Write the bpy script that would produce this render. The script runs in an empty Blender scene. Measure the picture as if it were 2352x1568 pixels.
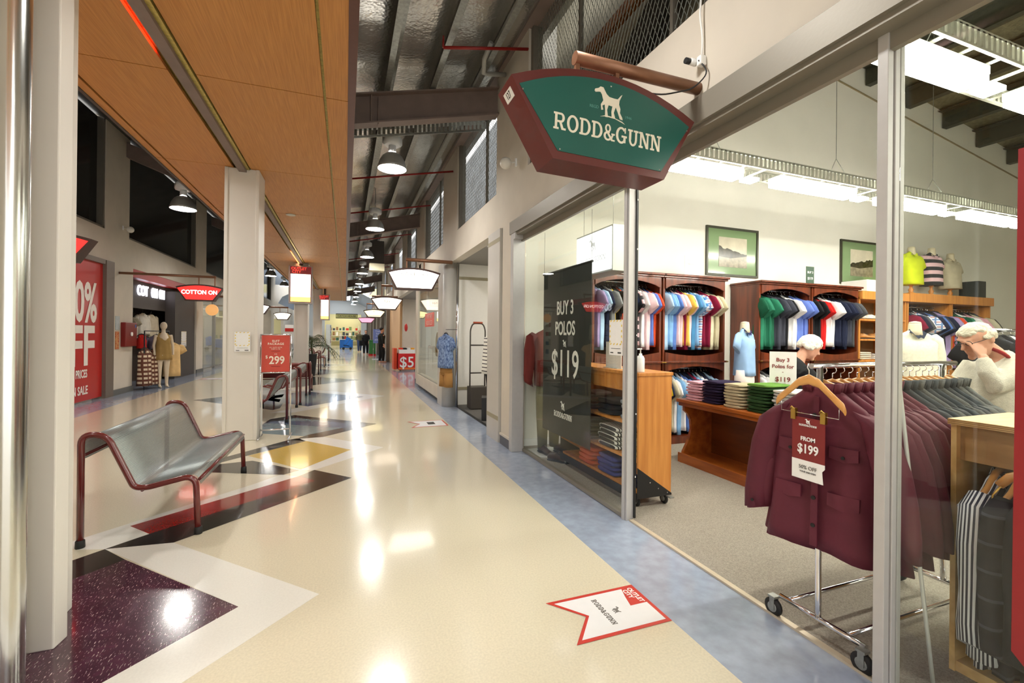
import bpy, bmesh, math, random
from math import sin, cos, pi, radians, sqrt, atan2
from mathutils import Vector as V, Matrix
random.seed(7)
S = bpy.context.scene
COL = S.collection
# ------------------------------------------------------------------ camera
cam = bpy.data.objects.new('camera', bpy.data.cameras.new('camera')); COL.objects.link(cam)
yaw, pitch, roll = .35601, .00131, .01019
F = V((sin(yaw)*cos(pitch), cos(yaw)*cos(pitch), sin(pitch)))
r0 = V((cos(yaw), -sin(yaw), 0)); u0 = r0.cross(F)
R_ = r0*cos(roll)+u0*sin(roll); U_ = -r0*sin(roll)+u0*cos(roll)
M = Matrix((R_, U_, -F)).transposed().to_4x4(); M.translation = V((0, 0, 1.5))
cam.matrix_world = M
cam.data.sensor_width = 36; cam.data.lens = 1029.2/2352*36
cam.data.shift_y = -(784-767.06)/2352
cam.data.clip_start = .05; cam.data.clip_end = 300
S.camera = cam
S.view_settings.view_transform = 'Standard'; S.view_settings.look = 'None'
S.view_settings.gamma = 1; S.view_settings.use_curve_mapping = False
S.view_settings.exposure = 1.12
# ------------------------------------------------------------------ world
w = bpy.data.worlds.new('world'); S.world = w; w.use_nodes = True
w.node_tree.nodes['Background'].inputs[0].default_value = (1, .985, .96, 1)
w.node_tree.nodes['Background'].inputs[1].default_value = 1.1
LAMP_E = 58.0      # high-bay lamp mouth emission
TUBE_E = 24      # shop fluorescent emission
SIGN_E = 2.6
S.cycles.use_light_tree = True
S.cycles.max_bounces = 7; S.cycles.diffuse_bounces = 3; S.cycles.glossy_bounces = 3
S.cycles.transparent_max_bounces = 12; S.cycles.transmission_bounces = 4
S.cycles.sample_clamp_indirect = 6; S.cycles.caustics_reflective = False; S.cycles.caustics_refractive = False
S.cycles.use_denoising = True
# ------------------------------------------------------------------ materials
def lin(c):
    return tuple(((x/255)/12.92 if x/255 <= .04045 else ((x/255+.055)/1.055)**2.4) for x in c)+(1,)
MATS = {}
def mat(name, c=(200, 200, 200), rough=.6, metal=0, emit=None, es=1, noise=.0, nscale=20, bump=0, bscale=60, spec=.5, coat=0, stretch=None, c2=None):
    if name in MATS: return MATS[name]
    m = bpy.data.materials.new(name); m.use_nodes = True; MATS[name] = m
    nt = m.node_tree; b = nt.nodes['Principled BSDF']
    b.inputs['Base Color'].default_value = lin(c); b.inputs['Roughness'].default_value = rough
    b.inputs['Metallic'].default_value = metal; b.inputs['Specular IOR Level'].default_value = spec
    b.inputs['Coat Weight'].default_value = coat; b.inputs['Coat Roughness'].default_value = .05
    if emit:
        b.inputs['Emission Color'].default_value = lin(emit); b.inputs['Emission Strength'].default_value = es
    if noise or bump:
        tc = nt.nodes.new('ShaderNodeTexCoord'); mp = nt.nodes.new('ShaderNodeMapping')
        nt.links.new(tc.outputs['Object'], mp.inputs[0])
        if stretch: mp.inputs['Scale'].default_value = stretch
    if noise:
        n = nt.nodes.new('ShaderNodeTexNoise'); n.inputs['Scale'].default_value = nscale; n.inputs['Detail'].default_value = 4
        nt.links.new(mp.outputs[0], n.inputs[0])
        cr = nt.nodes.new('ShaderNodeValToRGB'); k = lin(c2) if c2 else tuple(x*(1-noise) for x in lin(c)[:3])+(1,)
        cr.color_ramp.elements[0].position = .35; cr.color_ramp.elements[1].position = .65
        cr.color_ramp.elements[0].color = k; cr.color_ramp.elements[1].color = lin(c)
        nt.links.new(n.outputs[0], cr.inputs[0]); nt.links.new(cr.outputs[0], b.inputs['Base Color'])
    if bump:
        n = nt.nodes.new('ShaderNodeTexNoise'); n.inputs['Scale'].default_value = bscale; n.inputs['Detail'].default_value = 3
        nt.links.new(mp.outputs[0], n.inputs[0])
        bp = nt.nodes.new('ShaderNodeBump'); bp.inputs['Strength'].default_value = bump; bp.inputs['Distance'].default_value = .02
        nt.links.new(n.outputs[0], bp.inputs['Height']); nt.links.new(bp.outputs[0], b.inputs['Normal'])
    return m
def stripes(name, cols, axis=2, scale=30, rough=.85, checks=False):
    if name in MATS: return MATS[name]
    m = mat(name, cols[0], rough); nt = m.node_tree; b = nt.nodes['Principled BSDF']
    tc = nt.nodes.new('ShaderNodeTexCoord'); sx = nt.nodes.new('ShaderNodeSeparateXYZ'); nt.links.new(tc.outputs['Object'], sx.inputs[0])
    def band(ax):
        mu = nt.nodes.new('ShaderNodeMath'); mu.operation = 'MULTIPLY'; mu.inputs[1].default_value = scale; nt.links.new(sx.outputs[ax], mu.inputs[0])
        fr = nt.nodes.new('ShaderNodeMath'); fr.operation = 'FRACT'; nt.links.new(mu.outputs[0], fr.inputs[0]); return fr
    fr = band(axis)
    cr = nt.nodes.new('ShaderNodeValToRGB'); cr.color_ramp.interpolation = 'CONSTANT'
    e = cr.color_ramp.elements; e[0].color = lin(cols[0]); e[0].position = 0
    e[1].color = lin(cols[1]); e[1].position = 1/len(cols)
    for i, c in enumerate(cols[2:]):
        x = e.new((i+2)/len(cols)); x.color = lin(c)
    nt.links.new(fr.outputs[0], cr.inputs[0])
    out = cr.outputs[0]
    if checks:
        f2 = band(0 if axis == 2 else 2); g = nt.nodes.new('ShaderNodeMath'); g.operation = 'GREATER_THAN'; g.inputs[1].default_value = .72
        nt.links.new(f2.outputs[0], g.inputs[0]); mx = nt.nodes.new('ShaderNodeMix'); mx.data_type = 'RGBA'
        nt.links.new(g.outputs[0], mx.inputs[0]); nt.links.new(out, mx.inputs[6]); mx.inputs[7].default_value = lin(cols[1]); out = mx.outputs[2]
    nt.links.new(out, b.inputs['Base Color'])
    return m
def glass(name='clear_glass', tint=(252, 254, 252), refl=.03, extra=None):
    if name in MATS: return MATS[name]
    m = bpy.data.materials.new(name); m.use_nodes = True; MATS[name] = m; nt = m.node_tree
    nt.nodes.remove(nt.nodes['Principled BSDF']); out = nt.nodes['Material Output']
    t = nt.nodes.new('ShaderNodeBsdfTransparent'); t.inputs[0].default_value = lin(tint)
    g = nt.nodes.new("ShaderNodeBsdfGlossy"); g.inputs['Roughness'].default_value = .01
    lw_ = nt.nodes.new('ShaderNodeLayerWeight'); lw_.inputs[0].default_value = .5
    pw = nt.nodes.new('ShaderNodeMath'); pw.operation = 'POWER'; pw.inputs[1].default_value = 5; nt.links.new(lw_.outputs['Facing'], pw.inputs[0])
    fr = nt.nodes.new('ShaderNodeMath'); fr.operation = 'MULTIPLY_ADD'; fr.inputs[1].default_value = .75; fr.inputs[2].default_value = refl; nt.links.new(pw.outputs[0], fr.inputs[0])
    mx = nt.nodes.new('ShaderNodeMixShader')
    nt.links.new(fr.outputs[0], mx.inputs[0]); nt.links.new(t.outputs[0], mx.inputs[1]); nt.links.new(g.outputs[0], mx.inputs[2]); nt.links.new(mx.outputs[0], out.inputs[0])
    return m
def wood(name, c=(150, 110, 70), c2=(120, 80, 50), scale=6, rough=.35, stretch=(1, .08, 1), coat=0):
    return mat(name, c, rough, noise=1, c2=c2, nscale=scale, stretch=stretch, coat=coat)
cream = mat('painted_cream_wall', (216, 207, 192), .75, noise=.05, nscale=3)
white_p = mat('white_painted_wall', (240, 238, 228), .7, noise=.03, nscale=2)
colp = mat('cream_column_paint', (228, 223, 214), .55, noise=.04, nscale=2)
alu = mat('brushed_aluminium', (176, 176, 174), .38, .75, bump=.05, bscale=200)
chrome = mat('chrome', (225, 226, 230), .12, 1, bump=.01)
steel = mat('stainless_steel', (205, 205, 200), .2, 1, bump=.03, stretch=(1, 1, .02))
grey_t = mat('grey_aluminium_trim', (140, 134, 122), .45, .2, bump=.03)
gframe = mat('grey_powder_coat_frame', (190, 188, 186), .45, .1, noise=.04)
dgrey = mat('dark_grey_paint', (74, 68, 62), .6, noise=.1, nscale=4)
black = mat('black_plastic', (26, 26, 28), .45, noise=.1)
rubber = mat('black_rubber', (24, 24, 25), .6, noise=.1)
white = mat('white_card', (244, 244, 242), .5, noise=.02)
maroon_m = mat('maroon_enamel', (104, 38, 36), .25, noise=.06, coat=.5)
red_v = mat('red_vinyl', (196, 40, 32), .35, noise=.05, nscale=2)
brown_b = mat('brown_steel_beam', (132, 114, 106), .55, noise=.15, nscale=5)
galv = mat('galvanised_steel', (168, 170, 164), .4, .7, noise=.25, nscale=25)
maho = wood('mahogany_wood', (116, 52, 26), (78, 32, 14), 5, .3, (3, 3, .25), coat=.3)
oak = wood('orange_oak_wood', (214, 146, 72), (190, 120, 54), 7, .4, (3, 3, .2))
oakd = wood('warm_brown_oak', (176, 98, 40), (140, 70, 24), 6, .32, (2, .3, 2), coat=.3)
ply = wood('birch_plywood', (226, 192, 130), (206, 166, 102), 6, .45, (.5, 3, 3))
brass = mat('brass', (212, 176, 92), .3, 1, bump=.02)
copper = mat('brown_metallic_paint', (148, 106, 80), .4, .5, noise=.08)
# ------------------------------------------------------------------ mesh builder
class MB:
    def __init__(s): s.v = []; s.f = []; s.m = []; s.sm = []
    def add(s, vs, fs, mi=0, smooth=False):
        b = len(s.v); s.v += [tuple(p) for p in vs]
        for f in fs: s.f.append([b+i for i in f]); s.m.append(mi); s.sm.append(smooth)
        return s
    def box(s, x0, x1, y0, y1, z0, z1, mi=0):
        vs = [(x, y, z) for z in (z0, z1) for y in (y0, y1) for x in (x0, x1)]
        return s.add(vs, [(0, 2, 3, 1), (4, 5, 7, 6), (0, 1, 5, 4), (2, 6, 7, 3), (0, 4, 6, 2), (1, 3, 7, 5)], mi)
    def obox(s, o, a, b, c, mi=0):          # corner o, edge vectors a b c
        o, a, b, c = V(o), V(a), V(b), V(c)
        vs = [o, o+a, o+b, o+a+b, o+c, o+a+c, o+b+c, o+a+b+c]
        return s.add(vs, [(0, 2, 3, 1), (4, 5, 7, 6), (0, 1, 5, 4), (2, 6, 7, 3), (0, 4, 6, 2), (1, 3, 7, 5)], mi)
    def prism(s, poly, d, mi=0):            # 3d polygon extruded by vector d
        n = len(poly); p = [V(q) for q in poly]; d = V(d)
        return s.add(p+[q+d for q in p], [tuple(range(n))[::-1], tuple(range(n, 2*n))]+[(i, (i+1) % n, (i+1) % n+n, i+n) for i in range(n)], mi)
    def poly(s, pts, mi=0): return s.add(pts, [tuple(range(len(pts)))], mi)
    def tube(s, path, r, n=8, mi=0, caps=True, closed=False, smooth=True):
        path = [V(p) for p in path]; rr = r if isinstance(r, (list, tuple)) else [r]*len(path)
        rings = []; up = None
        for i, p in enumerate(path):
            if closed: t = path[(i+1) % len(path)]-path[i-1]
            else: t = path[min(i+1, len(path)-1)]-path[max(i-1, 0)]
            t.normalize()
            if up is None: up = V((0, 0, 1)) if abs(t.z) < .9 else V((1, 0, 0))
            a = t.cross(up); 
            if a.length < 1e-4: a = t.cross(V((0, 1, 0)))
            a.normalize(); b = a.cross(t).normalized(); up = b
            rings.append([p+(a*cos(2*pi*k/n)+b*sin(2*pi*k/n))*rr[i] for k in range(n)])
        return s.loft(rings, mi, caps, closed, smooth)
    def loft(s, rings, mi=0, caps=True, closed=False, smooth=True):
        n = len(rings[0]); vs = [p for r in rings for p in r]; fs = []
        L = len(rings)
        for i in range(L if closed else L-1):
            j = (i+1) % L
            for k in range(n): fs.append((i*n+k, i*n+(k+1) % n, j*n+(k+1) % n, j*n+k))
        s.add(vs, fs, mi, smooth)
        if caps and not closed:
            b = len(s.v)-len(vs)
            s.f.append([b+k for k in range(n)][::-1]); s.m.append(mi); s.sm.append(False)
            s.f.append([b+(L-1)*n+k for k in range(n)]); s.m.append(mi); s.sm.append(False)
        return s
    def lathe(s, o, prof, n=16, mi=0, axis='z', caps=True):
        o = V(o); rings = []
        for r, h in prof:
            ring = []
            for k in range(n):
                a = 2*pi*k/n; c, d = r*cos(a), r*sin(a)
                ring.append(o+(V((c, d, h)) if axis == 'z' else V((h, c, d)) if axis == 'x' else V((d, h, c))))
            rings.append(ring)
        return s.loft(rings, mi, caps)
    def ball(s, c, r, n=12, mi=0, sc=(1, 1, 1)):
        c = V(c); rings = []
        for i in range(n//2+1):
            t = -pi/2+pi*i/(n//2); rr = max(cos(t), .01)*r
            rings.append([c+V((rr*cos(2*pi*k/n)*sc[0], rr*sin(2*pi*k/n)*sc[1], sin(t)*r*sc[2])) for k in range(n)])
        return s.loft(rings, mi, True)
    def build(s, name, m, parent=None, bevel=0, loc=None):
        me = bpy.data.meshes.new(name)
        me.from_pydata([tuple(p) for p in s.v], [], s.f)
        for x in (m if isinstance(m, (list, tuple)) else [m]): me.materials.append(x)
        me.polygons.foreach_set('material_index', s.m); me.polygons.foreach_set('use_smooth', s.sm)
        bm = bmesh.new(); bm.from_mesh(me); bmesh.ops.recalc_face_normals(bm, faces=bm.faces)
        bm.to_mesh(me); bm.free(); me.update()
        o = bpy.data.objects.new(name, me); COL.objects.link(o)
        if parent: o.parent = parent
        if loc: o.location = loc
        if bevel:
            b = o.modifiers.new('bevel', 'BEVEL'); b.width = bevel; b.segments = 2; b.limit_method = 'ANGLE'
        return o
def tag(o, label=None, cat=None, group=None):
    if label: o['label'] = label
    if cat: o['category'] = cat
    if group: o['group'] = group
    return o
def struct(o): o['kind'] = 'structure'; return o
def thing(name, loc, label, cat, group=None, rz=0):
    o = bpy.data.objects.new(name, None); COL.objects.link(o); o.location = loc; o.rotation_euler = (0, 0, rz)
    return tag(o, label, cat, group)
def copy_tree(o, parent=None):
    c = o.copy(); COL.objects.link(c); c.parent = parent
    for ch in list(o.children): copy_tree(ch, c)
    return c
def recolor(o, m, slot=0):
    o.material_slots[slot].link = 'OBJECT'; o.material_slots[slot].material = m
def text(s, size, m, origin, right=(1, 0, 0), up=(0, 0, 1), parent=None, name='lettering', xs=1.0, bold=0, align='CENTER', ext=.001, shear=0, sp=1.0):
    cu = bpy.data.curves.new(name, 'FONT'); cu.body = s; cu.size = size; cu.align_x = align; cu.align_y = 'CENTER'
    cu.offset = bold; cu.extrude = ext; cu.shear = shear; cu.resolution_u = 3; cu.space_character = sp
    t = bpy.data.objects.new('tmp', cu); COL.objects.link(t)
    me = bpy.data.meshes.new_from_object(t); bpy.data.objects.remove(t)
    r, u = V(right).normalized(), V(up).normalized(); n = r.cross(u); o = V(origin)
    for v in me.vertices: v.co = o+r*v.co.x*xs+u*v.co.y+n*v.co.z
    me.materials.clear(); me.materials.append(m)
    ob = bpy.data.objects.new(name, me); COL.objects.link(ob)
    if parent: ob.parent = parent
    return ob
ORD = ['first', 'second', 'third', 'fourth', 'fifth', 'sixth', 'seventh', 'eighth', 'ninth', 'tenth', 'eleventh', 'twelfth', 'thirteenth', 'fourteenth', 'fifteenth', 'sixteenth', 'seventeenth', 'eighteenth', 'nineteenth', 'twentieth', 'twenty-first', 'twenty-second', 'twenty-third', 'twenty-fourth']
# ================================================================== SETTING
# floor material: glossy terrazzo vinyl
def vinyl(name, c, speck=.12, sc=90, rough=.16, c2=None):
    m = mat(name, c, rough, noise=speck, nscale=sc, c2=c2, coat=.35); nt = m.node_tree; b = nt.nodes['Principled BSDF']
    n = nt.nodes.new('ShaderNodeTexNoise'); n.inputs['Scale'].default_value = 2.2; n.inputs['Detail'].default_value = 5
    tc = nt.nodes.new('ShaderNodeTexCoord'); nt.links.new(tc.outputs['Object'], n.inputs[0])
    bp = nt.nodes.new('ShaderNodeBump'); bp.inputs['Strength'].default_value = .12; bp.inputs['Distance'].default_value = .01
    nt.links.new(n.outputs[0], bp.inputs['Height']); nt.links.new(bp.outputs[0], b.inputs['Normal']); nt.links.new(bp.outputs[0], b.inputs['Coat Normal'])
    return m
fl = MB()
FM = [vinyl('cream_terrazzo_vinyl', (226, 217, 192), .10), vinyl('blue_grey_vinyl', (168, 180, 200), .16, 12),
      vinyl('white_vinyl', (238, 236, 228), .05), vinyl('black_vinyl', (38, 34, 32), .3), vinyl('red_vinyl_floor', (150, 30, 24), .15),
      vinyl('yellow_vinyl', (212, 178, 84), .1), vinyl('blue_vinyl', (88, 106, 136), .15, 14), vinyl('pale_blue_vinyl', (132, 152, 158), .15, 14),
      vinyl('green_vinyl', (40, 56, 40), .15)]
pu = vinyl('purple_streaked_vinyl', (84, 46, 64), .35, 8); FM.append(pu)
# pale slanted flecks in the purple sheet
nt = pu.node_tree; b = nt.nodes['Principled BSDF']; tc = nt.nodes.new('ShaderNodeTexCoord'); mp = nt.nodes.new('ShaderNodeMapping')
mp.inputs['Rotation'].default_value = (0, 0, .75); mp.inputs['Scale'].default_value = (120, 22, 1)
nt.links.new(tc.outputs['Object'], mp.inputs[0]); n = nt.nodes.new('ShaderNodeTexNoise'); n.inputs['Scale'].default_value = 1.6; n.inputs['Detail'].default_value = 2
nt.links.new(mp.outputs[0], n.inputs[0]); cr = nt.nodes.new('ShaderNodeValToRGB'); cr.color_ramp.elements[0].position = .62; cr.color_ramp.elements[1].position = .70
nt.links.new(n.outputs[0], cr.inputs[0]); mx = nt.nodes.new('ShaderNodeMix'); mx.data_type = 'RGBA'
old = b.inputs['Base Color'].links[0].from_socket; nt.links.new(cr.outputs[0], mx.inputs[0]); nt.links.new(old, mx.inputs[6]); mx.inputs[7].default_value = lin((206, 190, 184)); nt.links.new(mx.outputs[2], b.inputs['Base Color'])
fl.box(-4.33, 1.632, -8, 58, -.1, 0, 0); fl.box(1.632, 2.2, -8, 58, -.1, 0, 1); fl.box(-8, -4.33, -8, 58, -.1, 0, 1)
def inlay(mi, pts, lvl=1): fl.prism([(x, y, .0003*lvl) for x, y in pts], (0, 0, .0003), mi)
# near zigzag (metres on the floor)
inlay(9, [(-1.339, 3.634), (-.532, 2.81), (-2.6, .78), (-4.2, .78)])
inlay(2, [(-1.532, 3.852), (-1.127, 3.814), (-.126, 2.794), (-2.14, .78), (-2.6, .78), (-.532, 2.81)], 2)
inlay(3, [(-1.532, 3.852), (-1.339, 3.634), (-4.2, .78), (-4.6, .78)], 3)
inlay(2, [(-1.85, 4.02), (-.84, 5.02), (-.62, 5.28), (-.44, 5.14), (-1.535, 4.245), (-1.343, 4.036), (-1.532, 3.852), (-1.7, 3.9)], 2)
inlay(4, [(-1.535, 4.245), (-.44, 5.16), (-.27, 4.95), (-1.343, 4.036)], 3)
inlay(3, [(-1.532, 3.852), (-1.127, 3.814), (.077, 4.93), (-.303, 5.34), (-.44, 5.16), (-.27, 4.95), (-1.343, 4.036)], 4)
inlay(3, [(-1.4, 5.9), (-1.0, 5.95), (-.46, 5.38), (-.60, 5.26), (-1.35, 5.6), (-1.6, 5.9), (-.72, 6.95), (-.62, 7.03), (-.49, 6.78), (-1.09, 6.22)], 2)
inlay(5, [(-1.09, 6.2), (-.49, 6.8), (.08, 6.12), (-.44, 5.42)], 3)
inlay(2, [(-.707, 6.95), (-.28, 7.0), (.485, 6.12), (-.31, 5.33), (-.46, 5.38), (.08, 6.12), (-.49, 6.8)], 2)
inlay(3, [(-1.2, 8.7), (-.85, 9.0), (.5, 7.744), (-.29, 6.99), (-.64, 6.98), (-.5, 7.2), (.22, 7.76), (-.8, 8.72), (-1.25, 8.25)], 3)
inlay(7, [(-1.25, 8.25), (-.8, 8.72), (.22, 7.76), (-.5, 7.1), (-1.3, 7.6)], 2)
inlay(6, [(-.2, 8.15), (.22, 7.76), (-.02, 7.55), (-1.2, 8.35), (-1.1, 8.5)], 4)
def chev(y, tip, wd, mo, mi_, s=1):       # outer chevron and its filling
    inlay(mo, [(tip, y), (tip-2.3, y+2.3), (tip-2.3-2*wd, y+2.3), (tip-2*wd*.7, y), (tip-2.3-2*wd, y-2.0), (tip-2.3+.0, y-2.2)], 2)
    inlay(mi_, [(tip-1.4*wd, y), (tip-2.3, y+1.6), (tip-3.4, y+.2), (tip-2.3, y-1.5)], 3)
inlay(2, [(.9, 11.15), (-.9, 13.0), (-1.4, 13.0), (.42, 11.15), (-1.3, 9.4), (-.9, 9.3)], 2)
inlay(6, [(.42, 11.15), (-1.0, 12.6), (-1.9, 11.5), (-.7, 9.98)], 3)
inlay(7, [(-.3, 11.2), (-1.0, 12.0), (-1.5, 11.4), (-.7, 10.4)], 4)
inlay(3, [(-3.1, 11.6), (-1.4, 13.2), (-1.3, 12.8), (-1.2, 9.9), (-1.3, 9.7)], 2)
inlay(6, [(-2.7, 11.6), (-1.4, 12.6), (-1.3, 10.3)], 3)
for i, (y, a, b_) in enumerate([(15.2, 3, 8), (18.6, 3, 7), (22.5, 2, 6), (27, 3, 6), (32, 2, 7)]):
    chev(y, .45, .4, a, b_)
struct(fl.build('floor', FM))
car = mat('grey_loop_carpet', (172, 163, 150), .95, noise=.35, nscale=140, bump=.3, bscale=300)
tr = MB().box(2.2, 14.9, -2.4, 5.7, -.1, .004); struct(tr.build('floor', car))
struct(MB().box(2.17, 2.205, -2, 3.07, 0, .012).build('trim_1', mat('pale_threshold_strip', (214, 200, 176), .4, .3, noise=.05)))
# far floors inside neighbouring shops
struct(MB().box(2.2, 7.5, 5.85, 13.2, -.1, .003).build('floor', mat('dark_grey_carpet', (104, 102, 98), .95, noise=.3, nscale=120)))
struct(MB().box(2.2, 9, 13.2, 58, -.1, .002).build('floor', FM[1]))

# ---- columns and left edge
def column(x, y, z1=3.75, w_=.42, name='trim_2'):
    mb = MB(); h = w_/2
    mb.box(x-h+.03, x+h-.03, y, y+w_, 0, z1); 
    for sx in (-1, 1): mb.box(x+sx*h-.045*(sx > 0), x+sx*h+.045*(sx < 0), y-.015, y+w_+.015, 0, z1)
    return struct(mb.build(name, colp, bevel=.008))
# nearest column with chamfered corner
mb = MB(); mb.prism([(-1.62, 2.72, 0), (-1.27, 2.72, 0), (-1.261, 2.815, 0), (-1.37, 2.83, 0), (-1.37, 3.1, 0), (-1.62, 3.1, 0)], (0, 0, 3.75)); struct(mb.build('trim_3', colp, bevel=.006))
column(-1.35, 7.08); column(-1.35, 16, name='trim_4'); column(-1.35, 25, name='trim_5')
t = MB(); t.lathe((-1.318, 2.50, 0), [(.055, 0), (.055, 3.75)], 24, caps=False)
pl = tag(t.build('downpipe', steel), 'polished stainless steel pipe standing before the nearest cream column', 'pipe')
struct(MB().box(-2.4, -1.398, 2.1, 2.43, 0, 3.75).build('wall_near', cream, bevel=.01))

# ---- wood ceiling
pan = wood('timber_ceiling_panel', (204, 142, 74), (186, 124, 60), 9, .5, (14, .35, 1))
gold = mat('gold_foil_strip', (216, 196, 110), .35, .6, noise=.3, nscale=30)
cl = MB(); joints = [-6, -2.6, -.2, 2.2, 4.65, 7.05]+[7.05+2.4*i for i in range(1, 11)]+[33.5]
for a, b_ in zip(joints[:-1], joints[1:]):
    for x0, x1 in ((-2.33, -2.25), (-2.225, -1.46), (-1.25, -.22), (-.195, 0)):
        cl.box(x0, x1, a+.006, b_-.006, 3.75, 3.78)
struct(cl.build('ceiling', pan))
g = MB(); g.box(-2.34, 0.0, -6, 33.5, 3.80, 3.815); struct(g.build('trim_6', gold))
g = MB(); g.box(-1.39, -1.30, -6, 33.5, 3.70, 3.79, 0); g.box(-1.30, -1.262, -6, 33.5, 3.735, 3.78, 1); struct(g.build('trim_7', [brown_b, gold]))
g = MB(); g.box(0, .07, -6, 33.5, 3.745, 3.98); struct(g.build('trim_8', mat('brown_red_fascia', (96, 58, 48), .35, .3, noise=.1)))
g = MB(); g.box(-2.36, -2.33, -6, 33.5, 3.74, 3.9); struct(g.build('trim_9', dgrey))

# ---- roof: crumpled foil blanket under sheet
foil = mat('foil_insulation', (238, 236, 230), .24, .85, noise=.35, nscale=1.5, stretch=(2.5, .35, 1))
nt = foil.node_tree; b = nt.nodes['Principled BSDF']; tc = nt.nodes.new('ShaderNodeTexCoord')
n1 = nt.nodes.new('ShaderNodeTexVoronoi'); n1.inputs['Scale'].default_value = 30
n2 = nt.nodes.new('ShaderNodeTexNoise'); n2.inputs['Scale'].default_value = 1.3; n2.inputs['Detail'].default_value = 5
ad = nt.nodes.new('ShaderNodeMath'); ad.operation = 'MULTIPLY_ADD'; ad.inputs[1].default_value = .06
nt.links.new(tc.outputs['Object'], n1.inputs[0]); nt.links.new(tc.outputs['Object'], n2.inputs[0])
nt.links.new(n1.outputs[0], ad.inputs[0]); nt.links.new(n2.outputs[0], ad.inputs[2])
bp = nt.nodes.new('ShaderNodeBump'); bp.inputs['Strength'].default_value = .5; bp.inputs['Distance'].default_value = .07
nt.links.new(ad.outputs[0], bp.inputs['Height']); nt.links.new(bp.outputs[0], b.inputs['Normal'])
def rz(x): return 4.80+.21*x                      # roof soffit height right of the timber ceiling
ro = MB(); ro.prism([(-1.3, 0, 4.6), (-1.3, 0, 4.65), (2.4, 0, rz(2.4)+.05), (2.4, 0, rz(2.4))], (0, 45, 0))
ro.v = [(x, y-8, z) for x, y, z in ro.v]
struct(ro.build('ceiling', foil))
ro = MB(); ro.prism([(-1.3, -8, 4.6), (-1.3, -8, 4.65), (-5.3, -8, 6.35), (-5.3, -8, 6.3)], (0, 45, 0)); struct(ro.build('ceiling', mat('dark_roof_lining', (92, 90, 84), .5, .4, noise=.4, nscale=3)))
for x in (.52, 1.12, 1.72):
    p = MB(); z = rz(x)
    p.box(x-.006, x, -8, 37, z-.19, z); p.box(x-.07, x, -8, 37, z-.196, z-.19); p.box(x, x+.07, -8, 37, z-.006, z)
    tag(p.build('roof_purlin', galv), 'galvanised roof purlin '+{.52: 'nearest the timber ceiling edge', 1.12: 'in the middle of the foil lined roof', 1.72: 'closest to the shopfront wall'}[x], 'purlin', 'roof purlins over the walkway')
nm = ['nearest', 'second', 'third', 'fourth', 'farthest']
for i, y in enumerate((6.16, 13.4, 20.7, 28, 35)):
    p = MB(); s = .245
    def yb(x0, z0, x1, z1, y0, y1, t_): p.prism([(x0, y0, z0), (x1, y0, z1), (x1, y0, z1+t_), (x0, y0, z0+t_)], (0, y1-y0, 0))
    zA, zB = 4.19, 4.665
    yb(.07, zA, 2.03, zB, y-.01, y+.0, .36); yb(.07, zA-.02, 2.03, zB-.02, y-.09, y+.08, .02); yb(.07, zA+.36, 2.03, zB+.36, y-.09, y+.08, .02)
    for xx in (.28, .37): p.box(xx, xx+.012, y-.08, y, zA+.04, zA+.40)
    tag(p.build('steel_roof_beam', brown_b), nm[i]+' brown steel I-beam crossing under the foil roof', 'beam', 'roof beams over the walkway')
    if i < 4:
        p = MB(); yb2 = [(-2.4, y, 4.7), (-5, y, 5.7), (-5, y, 6.05), (-2.4, y, 5.05)]
        p.prism(yb2, (0, .16, 0)); tag(p.build('steel_roof_beam', brown_b), nm[i]+' brown steel beam in the dark roof over the left shops', 'beam', 'roof beams over the left shops')
for i, y in enumerate((5.0, 9.0, 11.6, 15.2, 19.0, 23.0)):
    p = MB(); x0 = 1.0 if i == 0 else .06
    p.tube([(x0, y, 4.40+.2*x0+(.12 if i == 0 else 0)), (2.03, y, 4.82+(.12 if i == 0 else 0))], .018)
    if i == 0: p.tube([(1.0, y, 4.72), (1.0, y, 4.85)], .012)
    tag(p.build('sprinkler_pipe', mat('red_pipe_paint', (150, 24, 18), .4, noise=.05)), 'thin red sprinkler pipe, %s along the walkway roof' % ORD[i], 'pipe', 'red sprinkler pipes')
p = MB(); 
for k in range(30):
    x = .09+k*.066; z = 4.36+.22*(x-.09); p.obox((x, 6.88, z), (.04, .012, .01), (0, 0, .15), (0, .01, 0))
p.obox((.09, 6.9, 4.33), (1.98, 0, .436), (0, .015, 0), (0, 0, .03)); p.obox((.09, 6.9, 4.49), (1.98, 0, .436), (0, .14, 0), (0, 0, .03))
tag(p.build('cable_tray', galv), 'perforated galvanised cable tray behind the nearest roof beam', 'cable tray')
p = MB(); p.tube([(1.98, 5.7, 5.0), (1.72, 5.6, 4.9), (1.62, 5.5, 4.84), (1.6, 5.4, 4.95), (1.63, 5.2, 5.05)], .03)
tag(p.build('conduit_pipe', mat('grey_plastic_pipe', (176, 176, 170), .4, noise=.05)), 'bent pale conduit pipe under the roof by the wall', 'pipe')

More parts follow.
